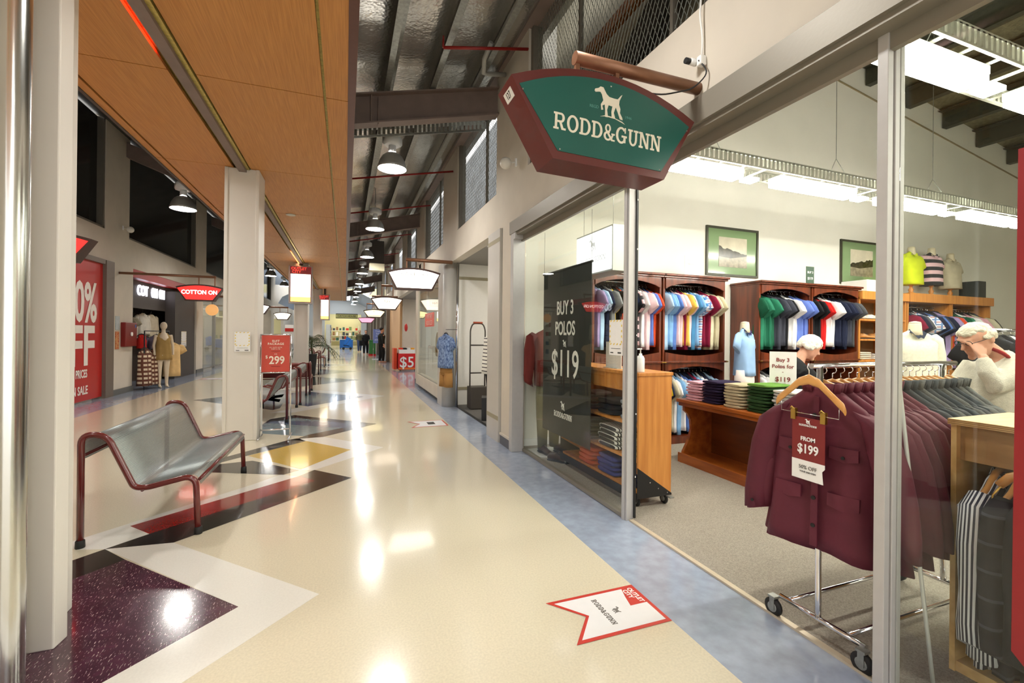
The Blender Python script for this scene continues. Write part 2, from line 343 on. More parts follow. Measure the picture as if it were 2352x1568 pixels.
# ---- right wall of the walkway (shopfront line x = 2.03)
WX = 2.03
wr = MB()
wr.box(WX, 2.2, -3, 5.43, 2.96, 3.53)
wr.box(WX, 2.2, 5.43, 5.86, 0, 3.53)
wr.box(WX, 2.2, 5.86, 9.98, 2.98, 3.53)
wr.box(WX, 2.2, 9.98, 13.4, 2.98, 3.53)
wr.box(WX, 2.2, 13.1, 14.0, 0, 3.53)
wr.box(WX, 2.2, 14.0, 50, 2.98, 3.53)
for y0, y1 in ((4.98, 6.17), (8.62, 9.95), (12.5, 13.9), (16.4, 17.7), (20.2, 21.5), (24, 25.3), (27.8, 29.1), (31.6, 33)):
    wr.box(WX, 2.2, y0, y1, 3.53, 5.36)
wr.box(WX, 2.2, -3, 1.2, 3.53, 5.36)
struct(wr.build('wall_right', cream))
g = MB(); g.box(1.97, 2.24, -3, 45, 5.18, 5.4); struct(g.build('trim_10', brown_b))
# skirting
g = MB(); g.box(2.015, 2.03, 5.43, 5.86, 0, .12); g.box(2.015, WX, 13.1, 14, 0, .12); struct(g.build('baseboard_right', mat('blue_grey_skirting', (96, 98, 104), .5, noise=.05)))
g = MB(); g.box(2.012, 2.03, 5.43, 5.88, .12, .15); struct(g.build('trim_11', cream))
# mesh openings with frames
mesh_m = mat('mesh_wire', (130, 132, 124), .5, .4, noise=.1)
frame_m = mat('opening_frame', (120, 114, 104), .5, .2, noise=.05)
def mesh_open(y0, y1, z0, z1, label, step, n):
    t_ = struct(bpy.data.objects.new('window_%d' % n, None)); COL.objects.link(t_)
    g = MB()
    for yy in (y0, y1-.07): g.box(2.06, 2.18, yy, yy+.07, z0, z1)
    g.box(2.06, 2.18, y0, y1, z0, z0+.03)
    for f in ((.3,) if y1-y0 < 3 else (.35, .7)): g.box(2.10, 2.14, y0+(y1-y0)*f, y0+(y1-y0)*f+.03, z0, z1)
    g.build('window_frame', frame_m, t_)
    g = MB(); H = z1-z0; sl = .5; r = .0028 if step < .09 else .004
    k = y0-H*sl
    while k < y1:
        for sgn in (1, -1):
            a, b_ = (k, k+H*sl) if sgn > 0 else (k+H*sl, k)
            za, zb = z0, z1
            pa, pb = V((2.12, a, za)), V((2.12, b_, zb))
            # clip in y
            d = pb-pa
            t0, t1 = 0, 1
            if abs(d.y) > 1e-6:
                ta, tb = (y0-pa.y)/d.y, (y1-pa.y)/d.y
                t0, t1 = max(t0, min(ta, tb)), min(t1, max(ta, tb))
            if t1 > t0:
                g.tube([pa+d*t0, pa+d*t1], r, 3, caps=False, smooth=False)
        k += step
    g.build('wire_mesh', mesh_m, t_)
mesh_open(1.2, 4.98, 3.53, 5.3, 'near', .055, 1)
mesh_open(6.17, 8.62, 3.53, 5.2, 'b', .06, 2)
mesh_open(9.95, 12.5, 3.53, 5.2, 'c', .09, 3)
mesh_open(13.9, 16.4, 3.53, 5.2, 'd', .16, 4)
# loft space behind the mesh: dark back wall, sloping truss
lf = MB(); lf.box(2.7, 2.74, -2.3, 5.6, 3.30, 7.6); lf.box(2.2, 2.74, -2.3, 5.6, 3.28, 3.32); struct(lf.build('wall_loft', mat('dull_loft_wall', (150, 144, 124), .8, noise=.3, nscale=3)))
lf = MB(); lf.box(3.6, 3.64, 5.7, 45, 3.4, 7); struct(lf.build('wall_loft', mat('loft_foil', (136, 142, 146), .5, .3, noise=.5, nscale=4)))
struct(MB().box(2.2, 3.64, 5.62, 45, 3.36, 3.4).build('ceiling', white_p))
p = MB(); p.prism([(2.45, 4.9, 3.5), (2.45, 4.45, 3.5), (2.45, 1.1, 5.2), (2.45, 1.4, 5.5)], (.1, 0, 0)); tag(p.build('diagonal_truss', mat('black_steel', (52, 50, 46), .6, noise=.1)), 'dark diagonal steel truss behind the wire mesh over the nearest shop', 'truss')
p = MB(); p.box(2.58, 2.66, 2.2, 4.6, 4.72, 4.84); tag(p.build('timber_batten', mat('orange_timber', (140, 84, 34), .6, noise=.3)), 'orange brown timber batten behind the wire mesh', 'batten')

# ---- nearest shopfront: head, posts, glass
g = MB(); g.box(1.995, 2.24, -3, 5.5, 2.80, 2.96); g.box(2.02, 2.2, -3, 5.43, 2.77, 2.80); g.box(2.108, 2.14, -3, 5.4, 2.70, 2.78)
for yy in (-1.5, 1.2, 1.7, 2.9): g.box(2.0, 2.012, yy, yy+.03, 2.82, 2.84)
struct(g.build('trim_12', grey_t))
g = MB(); g.box(2.0, 2.16, 5.36, 5.46, 0, 2.80); g.box(2.0, 2.15, 5.30, 5.36, 2.72, 2.8); struct(g.build('trim_13', gframe, bevel=.004))
g = MB(); g.box(2.14, 2.205, 3.10, 3.135, 0, 2.77, 0); g.box(2.15, 2.212, 3.078, 3.095, 0, 2.77, 0); g.box(2.212, 2.228, 3.062, 3.078, 0.02, 2.77, 1); g.box(2.155, 2.2, 3.09, 3.105, 0, 2.77, 1)
for z in (.35, .86, 1.5, 2.2, 2.6): g.box(2.216, 2.222, 3.058, 3.062, z, z+.012, 2)
struct(g.build('trim_14', [gframe, black, white]))
g = MB(); g.box(2.10, 2.135, 1.20, 1.242, 0, 2.86, 0); g.box(2.139, 2.168, 1.194, 1.236, 0, 2.80, 0); g.box(2.173, 2.20, 1.194, 1.236, 0, 2.80, 0); g.box(2.135, 2.19, 1.205, 1.23, 0, 2.79, 1)
struct(g.build('trim_15', [gframe, black], bevel=.003))
def pane(n, y0, y1, z0, z1, x=2.17):
    t_ = struct(bpy.data.objects.new('window_%d' % n, None)); COL.objects.link(t_)
    MB().box(x, x+.008, y0, y1, z0, z1).build('pane', glass(), t_)
    g = MB(); g.box(x-.02, x+.03, y0, y1, z0-.03, z0); g.build('window_frame', grey_t, t_)
    return t_
pane(5, 3.13, 5.36, .035, 2.77); pane(6, -2.0, 1.195, .035, 2.80)

# ---- nearest shop: walls, roof, purlins
sh = MB(); sh.box(2.2, 14.9, 5.6, 5.75, 0, 8.0); struct(sh.build('wall_back', white_p))
struct(MB().box(14.8, 14.95, -2.4, 5.7, 0, 8).build('wall_side', mat('beige_wall', (214, 206, 182), .7, noise=.03)))
struct(MB().box(2.2, 14.9, -2.5, -2.35, 0, 8).build('wall_front', white_p))
def sz(x): return 7.75-.165*(x-2.2)
sr = MB(); sr.prism([(2.2, -2.5, sz(2.2)), (2.2, -2.5, sz(2.2)+.05), (14.95, -2.5, sz(14.95)+.05), (14.95, -2.5, sz(14.95))], (0, 8.3, 0))
struct(sr.build('ceiling', mat('crinkled_roof_lining', (150, 146, 118), .45, .5, noise=.3, nscale=18, bump=.6, bscale=30)))
dk = mat('dark_olive_steel', (76, 76, 62), .5, .3, noise=.2)
pn = ['second', 'third', 'fourth', 'fifth', 'sixth', 'seventh', 'eighth', 'ninth', 'tenth']
for i in range(9):
    x = 4.3+1.2*i; z = sz(x); p = MB()
    p.box(x, x+.012, -2.3, 5.58, z-.36, z-.02); p.box(x, x+.14, -2.3, 5.58, z-.37, z-.355); p.box(x-.14, x, -2.3, 5.58, z-.06, z-.045)
    tag(p.build('shop_roof_purlin', dk), 'dark steel purlin under the shop roof, %s from the shopfront' % ORD[i], 'purlin', 'purlins in the menswear shop roof')
g = MB(); 
for x in (7.2,): pass
g.prism([(2.3, 5.58, sz(2.3)-.55), (14.8, 5.58, sz(14.8)-.55), (14.8, 5.58, sz(14.8)-.53), (2.3, 5.58, sz(2.3)-.53)], (0, .02, 0)); struct(g.build('trim_16', mat('tan_line', (150, 136, 104), .6, noise=.05)))
g = MB(); g.box(2.2, 14.8, 5.585, 5.6, 0, .1); struct(g.build('baseboard_back', white))
g = MB(); g.box(14.75, 14.8, 3, 5.6, .1, 2.35, 0); g.box(14.73, 14.76, 5.1, 5.14, .1, 2.35, 1); struct(g.build('wall_partition', [cream, white]))
tube_m = mat('fluorescent_diffuser', (255, 255, 250), .4, emit=(255, 252, 236), es=TUBE_E)
tray_m = mat('perforated_tray', (170, 170, 156), .4, .5, noise=.1)
# light rows: tray with ballast fittings and small spots
def light_row(y, x0, x1, first, rn):
    k = 0; x = x0
    p = MB(); z = 3.2
    for q in range(int((x1-x0)/.06)):
        xx = x0+q*.06; p.box(xx, xx+.03, y-.17, y-.155, z+.10, z+.20); p.box(xx, xx+.03, y+.155, y+.17, z+.10, z+.20)
    p.box(x0, x1, y-.17, y-.15, z+.19, z+.21); p.box(x0, x1, y+.15, y+.17, z+.19, z+.21); p.box(x0, x1, y-.17, y-.15, z+.085, z+.10); p.box(x0, x1, y+.15, y+.17, z+.085, z+.10); [p.box(xx_*.3+x0, xx_*.3+x0+.04, y-.15, y+.15, z+.10, z+.105) for xx_ in range(int((x1-x0)/.3))]
    t_ = thing('lighting_trough', (0, 0, 0), 'perforated metal lighting trough hung %s' % rn, 'light fitting', 'lighting troughs in the shop')
    p.build('tray', tray_m, t_)
    wv = MB()
    for xx in [x0+.9+1.9*i for i in range(int((x1-x0)/1.9))]: wv.tube([(xx, y-.12, z+.2), (xx, y, z+.45), (xx, y, sz(xx)-.1)], .004, 4); wv.tube([(xx, y+.12, z+.2), (xx, y, z+.45)], .004, 4)
    wv.build('hanging_wire', galv, t_)
    while x+1.25 < x1:
        MB().box(x, x+1.25, y-.078, y+.078, z, z+.045).build('diffuser', tube_m, t_); MB().box(x-.004, x+1.254, y-.082, y+.082, z+.045, z+.098).build('fitting_housing', mat('white_fitting', (226, 228, 218), .5, emit=(255, 255, 240), es=1.2), t_)
        sp_ = MB(); sp_.box(x+1.34, x+1.50, y-.06, y+.06, z+.0, z+.03); sp_.build('spot_lamp', mat('spot_lamp_glow', (255, 255, 250), .4, emit=(255, 255, 245), es=TUBE_E*1.6), t_)
        x += 1.8
        k += 1
light_row(3.69, 2.70, 9.9, 0, 'over the display table')
light_row(1.75, 2.70, 9.9, 0, 'over the garment rack')
light_row(-.6, 2.9, 9.9, 0, 'nearest the shop front corner')
# ---- high bay lamps
hb_al = mat('spun_aluminium_shade', (190, 188, 182), .42, .6, noise=.05, nscale=3)
glow = mat('lamp_glow', (255, 255, 255), .4, emit=(255, 251, 245), es=LAMP_E)
hb_white = mat('white_enamel', (238, 240, 240), .35, noise=.02)
def highbay():
    t_ = thing('high_bay_lamp', (0, 0, 0), 'x', 'lamp')
    MB().lathe((0, 0, 0), [(.215, 0), (.222, .01), (.21, .05), (.19, .12), (.15, .19), (.10, .23), (.06, .245)], 20, caps=False).build('lamp_shade', hb_al, t_)
    MB().lathe((0, 0, 0), [(.20, .012), (.2, .02)], 20).build('lamp_glass', glow, t_)
    b_ = MB(); b_.lathe((0, 0, 0), [(.06, .24), (.055, .36)], 12); b_.lathe((0, 0, 0), [(.13, .36), (.15, .39), (.15, .48), (.13, .50)], 6); b_.build('lamp_housing', hb_white, t_)
    MB().tube([(0, 0, .3), (0, 0, 1.02)], .008, 5).build('hanging_rod', galv, t_)
    return t_
hb = highbay(); used = False
def put_hb(x, y, z, lab, grp):
    global used
    o = copy_tree(hb) if used else hb; used = True
    o.location = (x, y, z); o['label'] = lab; o['group'] = grp
    if x < 0:
        for c in o.children:
            if c.name.startswith('hanging_rod'): c.scale = (1, 1, 1.52)
for i in range(9):
    y = 7.12+i*4.23
    put_hb(.65, y, 4.03-.01*i, 'aluminium high bay lamp, %s in the row beside the timber ceiling on the right' % ORD[i], 'high bay lamps over the right walkway')
for i, y in enumerate((2.3, -1.8)): put_hb(.65, y, 4.0, 'aluminium high bay lamp hanging behind the viewer over the right walkway, %s one' % ('nearer' if i == 0 else 'farther'), 'high bay lamps over the right walkway')
for i in range(5):
    y = (5.9, 10.3, 15.7, 21.1, 25.5)[i]
    put_hb(-2.95, y, 3.85, 'aluminium high bay lamp, %s in the row left of the timber ceiling' % ORD[i], 'high bay lamps over the left walkway')
for i, y in enumerate((1.5, -2.5)): put_hb(-2.95, y, 3.85, 'aluminium high bay lamp over the left walkway behind the viewer, %s one' % ('nearer' if i == 0 else 'farther'), 'high bay lamps over the left walkway')
# ---- left wall of the walkway x = -5
LX = -5.0
wl = MB()
wl.box(-5.2, LX, -8, 8.5, 0, 6.3)
wl.box(-5.2, LX, 8.5, 57.9, 3.06, 3.75); wl.box(-5.2, LX, 36, 37.5, 0, 3.06); wl.box(-5.2, LX, 43, 57.9, 0, 3.06)
wl.box(-5.2, LX, 12.77, 13.84, 0, 3.06)
wl.box(-5.2, LX, 18.95, 19.75, 0, 3.06)
wl.box(-5.2, LX, 23.3, 24.4, 0, 3.06)
wl.box(-5.2, LX, 29, 30, 0, 3.06)
for y0, y1 in ((37.5, 57.9), (12.44, 13.6), (18.85, 20.1), (24.6, 26), (30.5, 31.8), (36, 37.5)): wl.box(-5.2, LX, y0, y1, 3.75, 6.3)
struct(wl.build('wall_left', cream))
g = MB(); g.box(-5, -4.97, 12.77, 13.84, 0, .13); g.box(-5, -4.97, 18.95, 19.75, 0, .13); struct(g.build('baseboard_left', mat('grey_skirting', (104, 104, 100), .5, noise=.05)))
dglass = mat('dark_clerestory_glass', (30, 30, 28), .12, noise=.2)
n = 7
for y0, y1 in ((8.5, 12.44), (13.6, 18.85), (20.1, 24.6), (26, 30.5), (31.8, 36)):
    t_ = struct(bpy.data.objects.new('window_%d' % n, None)); COL.objects.link(t_)
    MB().box(-5.16, -5.14, y0, y1, 3.75, 6.2).build('pane', dglass, t_)
    g = MB()
    for yy in (y0, y1-.06): g.box(-5.18, -5.02, yy, yy+.06, 3.75, 6.2)
    g.box(-5.18, -5.02, y0, y1, 3.75, 3.8); g.build('window_frame', frame_m, t_); n += 1
# far end of the mall
fe = MB(); fe.box(-10, 8, 57.9, 58, 0, 7); struct(fe.build('wall_far', mat('pale_yellow_wall', (226, 218, 168), .7, noise=.05)))
fe = MB(); rings = []
for i in range(9):
    a = pi*i/8; rings.append([(-1.2+3.6*cos(a), 38, 3.7+1.3*sin(a)), (-1.2+3.6*cos(a), 57.9, 3.7+1.3*sin(a))])
for a, b_ in zip(rings[:-1], rings[1:]): fe.add([a[0], a[1], b_[1], b_[0]], [(0, 1, 2, 3)], 0, True)
fe.box(-6, 4, 37.95, 38.0, 5.1, 7)
struct(fe.build('ceiling', mat('blue_grey_vault', (170, 184, 204), .5, noise=.05)))
# ================================================================== WALKWAY THINGS
# ---- neighbouring shop shells
shop_white = mat('bright_shop_wall', (244, 242, 236), .7, noise=.02)
dlm = mat('downlight_glow', (255, 255, 255), .4, emit=(255, 248, 235), es=14)
panel_l = mat('ceiling_panel_glow', (255, 255, 255), .4, emit=(255, 246, 228), es=2.0)
mb = MB(); mb.box(-10, -9.9, -8, 58, 0, 3.1); struct(mb.build('wall_left_shops', mat('shop_tan_wall', (190, 178, 154), .7, noise=.1, nscale=2)))
struct(MB().box(-10, -5.2, -8, 58, 3.06, 3.12).build('ceiling', shop_white))
mb = MB(); mb.box(7.5, 7.6, 5.75, 58, 0, 3.2); struct(mb.build('wall_right_shops', shop_white))
struct(MB().box(3.64, 7.6, 5.75, 58, 2.99, 3.05).build('ceiling', shop_white))
struct(MB().box(2.2, 3.64, 5.75, 58, 2.99, 3.02).build('ceiling', mat('grey_soffit', (150, 146, 140), .7, noise=.03)))
mb = MB(); mb.box(2.15, 7.5, 9.3, 9.4, 0, 3); mb.box(2.2, 7.5, 13.1, 13.2, 0, 3); mb.box(2.2, 7.5, 25, 25.1, 0, 3); struct(mb.build('wall_partition', shop_white))
mb = MB(); mb.box(2.17, 7.4, 9.285, 9.30, 2.66, 2.72); mb.box(2.17, 7.4, 9.285, 9.30, .32, .38); struct(mb.build('trim_17', mat('khaki_band', (164, 156, 130), .6, noise=.04)))
mb = MB(); mb.box(-9.9, -5.2, 12.9, 13.0, 0, 3.06); mb.box(-9.9, -5.2, 19.2, 19.3, 0, 3.06); mb.box(-9.9, -5.2, 24, 24.1, 0, 3.06); mb.box(-9.9, -5.2, 29.4, 29.5, 0, 3.06); mb.box(-9.9, -5.2, 36, 36.1, 0, 3.06); mb.box(2.2, 7.5, 40, 40.1, 0, 3); struct(mb.build('wall_partition', cream))
SHOPL = [(-7.2, 15.6, 'clothing store opposite'), (-7.2, 21.6, 'glass fronted store on the left'), (-7.2, 26.6, 'third store on the left'), (-7.2, 33, 'fourth store on the left'), (4.6, 7.6, 'grey piered menswear store'), (4.6, 11.2, 'store behind the framed window'), (4.6, 17, 'discount store'), (4.6, 21.5, 'discount store rear'), (4.6, 30, 'far right store'), (-7.2, 43, 'fifth store on the left'), (4.6, 43, 'last right hand store')]
for x, y, s in SHOPL:
    big = abs(x) > 7
    o = MB().box(x-.9, x+.9, y-1.3, y+1.3, 3.03 if x < 0 else 2.96, 3.058 if x < 0 else 2.988).build('ceiling_light', panel_l)
    tag(o, 'glowing ceiling light panel inside the '+s, 'ceiling light', 'ceiling light panels in the shops')
# ---- bench: bent tube frame, perforated sheet
perf = mat('perforated_steel_sheet', (150, 158, 156), .42, .55, noise=.1, nscale=60)
nt = perf.node_tree; b = nt.nodes['Principled BSDF']; tc = nt.nodes.new('ShaderNodeTexCoord')
vo = nt.nodes.new('ShaderNodeTexVoronoi'); vo.inputs['Scale'].default_value = 95; vo.inputs['Randomness'].default_value = 0
nt.links.new(tc.outputs['UV'], vo.inputs[0]); lt = nt.nodes.new('ShaderNodeMath'); lt.operation = 'GREATER_THAN'; lt.inputs[1].default_value = .30
nt.links.new(vo.outputs[0], lt.inputs[0]); nt.links.new(lt.outputs[0], b.inputs['Alpha'])
perf2 = mat('perforated_maroon_sheet', (112, 44, 36), .35, .2, noise=.1, nscale=60)
def smooth_path(pts, r=.06, n=5):
    out = [V(pts[0])]
    for i in range(1, len(pts)-1):
        p, a, c = V(pts[i]), V(pts[i-1]), V(pts[i+1]); d1 = (a-p); d2 = (c-p)
        k = min(r, d1.length*.48, d2.length*.48); s_, e = p+d1.normalized()*k, p+d2.normalized()*k
        for j in range(n+1):
            t_ = j/n; out.append(s_*(1-t_)**2+p*2*t_*(1-t_)+e*t_*t_)
    out.append(V(pts[-1])); return out
def bench(name, loc, flip, L, label, sheet, frame):
    t_ = thing(name, loc, label, 'bench', 'tubular benches down the middle of the walkway'); s = -1 if flip else 1
    prof = [(-.34, .0), (-.34, .78), (-.20, .77), (-.04, .385), (.03, .375), (.33, .44), (.35, 0)]
    prof = [(x*s, z) for x, z in prof]
    for yy in (0, L):
        path = smooth_path([(x, yy, z) for x, z in prof], .09, 6)
        MB().tube(path, .021, 12).build('end_frame', frame, t_)
        for x in (prof[0][0], prof[-1][0]):
            MB().lathe((x, yy, 0), [(.026, 0), (.028, .005), (.026, .05), (.022, .055)], 14).build('rubber_foot', rubber, t_)
    sh_ = smooth_path([(x, 0, z) for x, z in [(prof[0][0]-.0*s, .60), (prof[1][0], .765), (prof[2][0], .755), (prof[3][0], .385), (prof[4][0], .375), (prof[5][0], .44), (prof[5][0]+.03*s, .36)]], .09, 7)
    me = bpy.data.meshes.new('seat_sheet'); n = len(sh_); vs = []; fs = []; NX = 2
    for j in range(NX+1):
        for p in sh_: vs.append((p.x, .02+(L-.04)*j/NX, p.z+.004))
    for j in range(NX):
        for i in range(n-1): fs.append((j*n+i, j*n+i+1, (j+1)*n+i+1, (j+1)*n+i))
    me.from_pydata(vs, [], fs); uv = me.uv_layers.new(name='UVMap'); acc = [0]
    for i in range(1, n): acc.append(acc[-1]+(sh_[i]-sh_[i-1]).length)
    for lp in me.loops:
        i = lp.vertex_index % n; j = lp.vertex_index//n; uv.data[lp.index].uv = (acc[i], L*j/NX)
    me.polygons.foreach_set('use_smooth', [True]*len(me.polygons)); me.materials.append(sheet)
    o = bpy.data.objects.new('seat_sheet', me); COL.objects.link(o); o.parent = t_
    so = o.modifiers.new('thick', 'SOLIDIFY'); so.thickness = .003
    b_ = MB(); b_.tube([(prof[5][0]+.02*s, .02, .40), (prof[5][0]+.02*s, L-.02, .40)], .012, 8); b_.tube([(prof[1][0], .02, .63), (prof[1][0], L-.02, .63)], .012, 8)
    b_.tube([(0*s, .02, .355), (0*s, L-.02, .355)], .012, 8)
    b_.build('cross_rail', frame, t_)
    return t_
bench('bench', (-1.36, 3.93, 0), False, 1.59, 'steel mesh bench with maroon tube frame, nearest the viewer, before the second column', perf, maroon_m)
bench('bench', (-1.24, 8.3, 0), True, 1.6, 'steel mesh bench with maroon tube frame facing left, just behind the red price stand', perf, maroon_m)
bench('bench', (-1.2, 10.2, 0), True, 1.5, 'steel mesh bench beyond the red price stand, third of the row', perf, maroon_m)
bench('bench', (-.80, 12.3, 0), False, 1.3, 'maroon backed bench turned across the walkway beyond the price stand', perf2, maroon_m).rotation_euler = (0, 0, pi/2)
bench('bench', (-1.25, 17.9, 0), True, 1.5, 'dark red bench beside the far potted palm', perf2, maroon_m)
bench('bench', (-1.2, 21.2, 0), False, 1.5, 'dark red bench well down the mall past the palm', perf2, maroon_m)
bench('bench', (-1.2, 26.2, 0), True, 1.5, 'farthest dark red bench by the last column', perf2, maroon_m)
# ---- red price stand
t_ = thing('sign_stand', (0, 0, 0), 'chrome floor stand holding a red price poster beside the second column', 'sign stand')
for x in (-1.115, -.73): MB().tube([(x, 7.13, .03), (x, 7.13, 1.47)], .011, 8).build('post', chrome, t_)
for x in (-1.115, -.73): MB().tube([(x, 7.13-.2, .02), (x, 7.13+.2, .02)], .011, 8).build('foot_bar', chrome, t_)
for zz in (1.465, .93, .12): MB().tube([(-1.115, 7.13, zz), (-.73, 7.13, zz)], .011, 8).build('cross_bar', chrome, t_)
MB().box(-1.10, -.745, 7.122, 7.138, .94, 1.455).build('poster', mat('salmon_red_poster', (208, 78, 62), .5, noise=.03), t_)
cw = mat('cream_print', (250, 236, 220), .6)
def st(s, z, sz_, **k): return text(s, sz_, cw, (-.922, 7.119, z), parent=t_, **k)
st('SUIT', 1.375, .042, bold=.001, sp=1.15); st('PACKAGE', 1.335, .042, bold=.001, sp=1.15); st('ALL SUITS WITH', 1.285, .022); st('SHIRT & TIE', 1.262, .022); st('FOR', 1.19, .02)
st('$', 1.15, .06, xs=1).location.x = -.115; st('299', 1.10, .155, bold=.003, xs=.86).location.x = .015
for z in (1.23, 1.015): MB().box(-.98, -.865, 7.117, 7.121, z, z+.004).build('printed_rule', mat('dark_red_print', (140, 40, 34), .6), t_)
# ---- notice on second column (the code is left out)
def notice(name, o, right, wd, h, label):
    r = V(right); u = V((0, 0, 1)); nrm = r.cross(u); o = V(o)
    t_ = thing(name, (0, 0, 0), label, 'notice')
    MB().obox(o-r*wd/2-u*h/2, r*wd, u*h, nrm*.003).build('paper', white, t_)
    d = MB(); yl = mat('yellow_print', (232, 200, 60), .6)
    for k in range(4):
        for zz in (.44, -.22): d.obox(o+r*wd*(-.42+k*.24)+u*h*zz+nrm*.0035, r*wd*.1+u*h*.03, u*h*.035, nrm*.001)
    for k in range(4):
        for xx in (-.47, .40): d.obox(o+r*wd*xx+u*h*(-.15+k*.15)+nrm*.0035, r*wd*.06, u*h*.06, nrm*.001)
    d.build('dashed_border', yl, t_)
    l = MB(); l.obox(o+r*wd*-.4-u*h*.45+nrm*.0035, r*wd*.22, u*h*.03, nrm*.001); l.obox(o+r*wd*.15-u*h*.45+nrm*.0035, r*wd*.25, u*h*.04, nrm*.001)
    l.obox(o+r*wd*-.35-u*h*.32+nrm*.0035, r*wd*.7, u*h*.012, nrm*.001)
    l.build('printed_lines', mat('dark_print', (50, 50, 50), .6), t_)
    return t_
notice('check_in_notice', (-1.325, 7.06, 1.365), (1, 0, 0), .19, .27, 'white paper notice with yellow dashes taped to the second cream column')
# ---- digital screens on columns
def screen(y, x0, x1, z0, z1, label, lines):
    t_ = thing('display_screen', (0, 0, 0), label, 'screen', 'portrait screens on the columns')
    MB().box(x0, x1, y, y+.12, z0, z1).build('frame', mat('silver_bezel', (176, 170, 166), .35, .5, noise=.05), t_, bevel=.01)
    MB().box(x0+.04, x1-.04, y-.004, y, z0+.05, z1-.03).build('border_panel', mat('dark_red_screen', (70, 24, 26), .3, emit=(90, 24, 24), es=.6), t_)
    MB().box(x0+.06, x1-.06, y-.008, y-.004, z0+.07, z1-.27).build('lit_panel', mat('screen_white', (255, 244, 226), .3, emit=(255, 240, 212), es=1.8), t_)
    MB().box(x0+.06, x1-.06, y-.0095, y-.008, z0+.07, z0+.22).build('yellow_strip', mat('screen_yellow', (255, 226, 120), .3, emit=(255, 220, 90), es=1.3), t_)
    rt = mat('screen_red_text', (200, 60, 48), .3, emit=(190, 50, 40), es=1)
    cx_ = (x0+x1)/2
    text('OUTLET', .12, rt, (cx_-.05, y-.006, z1-.10), parent=t_, bold=.003); text('CITY', .12, rt, (cx_-.12, y-.006, z1-.20), parent=t_, bold=.003)
    MB().box(cx_-.05, cx_+.05, y+.02, y+.12, z1, 3.75).build('hanging_bracket', dgrey, t_)
screen(15.82, -1.71, -1.01, 2.42, 3.64, 'glowing portrait screen on the third column with a white and yellow page', 1)
screen(24.8, -1.24, -.76, 2.14, 3.45, 'smaller glowing portrait screen farther down the mall', 1)
# ---- potted palm
t_ = thing('potted_palm', (-1.08, 17.1, 0), 'tall palm in a black tapered pot down the middle of the walkway', 'plant')
MB().loft([[(-.10, -.10, 0), (.10, -.10, 0), (.10, .10, 0), (-.10, .10, 0)], [(-.16, -.16, .76), (.16, -.16, .76), (.16, .16, .76), (-.16, .16, .76)]], smooth=False).build('pot', mat('black_glazed_pot', (34, 32, 32), .3, noise=.1), t_)
MB().box(-.14, .14, -.14, .14, .70, .74).build('soil', mat('soil', (52, 38, 28), .9, noise=.4), t_)
mb = MB(); mb.tube([(0, 0, .74), (-.03, 0, 1.1), (0, .02, 1.35)], [.03, .022, .015], 7); mb.build('stem', mat('palm_stem', (86, 92, 52), .6, noise=.2), t_)
leafm = mat('palm_leaf', (58, 76, 36), .5, noise=.4, nscale=8)
for k in range(11):
    a = k*2.4; el = .5+.12*(k % 4); Lf = .75+.12*(k % 3); mb = MB(); pts = []
    for j in range(9):
        q = j/8; pts.append(V((cos(a)*Lf*q, sin(a)*Lf*q, 1.0+.08*(k % 4)+el*1.1*q-1.05*q*q*(.9+.2*(k % 2)))))
    mb.tube(pts, .006, 4)
    side = V((-sin(a), cos(a), 0))
    for j in range(1, 9):
        for sg in (-1, 1):
            for off in (0, .5):
                p = pts[j-1].lerp(pts[j], off); tip = p+side*sg*.30*(1-abs(j/8-.45)*.9)+(pts[j]-pts[j-1]).normalized()*.14-V((0, 0, .07)); d = (pts[j]-pts[j-1]).normalized()*.022
                mb.add([p-d, p+d, tip], [(0, 1, 2)])
    mb.build('frond', leafm, t_)
# ---- hanging shop signs: fan-shaped light boxes
def fan_sign(cx, y, z, label, face, body, w_=1.15, h_=.36, arc=.10, bw=.70, th=.2, pole=True, es=True, wall=2.03, polez=None, side=1, pm=None, px0=None):
    t_ = thing('hanging_sign', (0, 0, 0), label, 'shop sign', 'fan shaped shop signs')
    def outline(o_, inset=0):
        pts = []
        W_, H_, B_ = w_/2-inset, h_-inset, bw/2-inset*.75
        for k in range(11):
            q = -1+2*k/10; pts.append((cx+q*W_, o_, z+h_-inset*.3+arc*(1-q*q)-(inset*.7)))
        pts.append((cx+B_, o_, z+inset)); pts.append((cx-B_, o_, z+inset)); return pts
    MB().prism(outline(y), (0, th, 0)).build('sign_box', body, t_)
    MB().prism(outline(y-.003, .035), (0, .004, 0)).build('sign_face', face, t_)
    if pole:
        pz = polez or z+h_+arc+.12; x0 = px0 if px0 is not None else cx-.12
        MB().tube([(x0, y+th/2, pz), (wall, y+th/2, pz)], .036 if pm is None else .03, 14).build('bracket_pole', pm or copper, t_)
        xa, xb = (x0+.02*side, x0+.36*side)
        for xx in (xa, xb): MB().box(xx-.012, xx+.012, y+th/2-.012, y+th/2+.012, z+h_+arc*.6, pz-.03).build('hanger_bar', pm or copper, t_)
    return t_
def sign_mat(c, es=SIGN_E): return mat('sign_glow_%d_%d_%d' % c, c, .4, emit=c, es=es)
dark_body = mat('dark_sign_body', (70, 44, 36), .4, noise=.08)
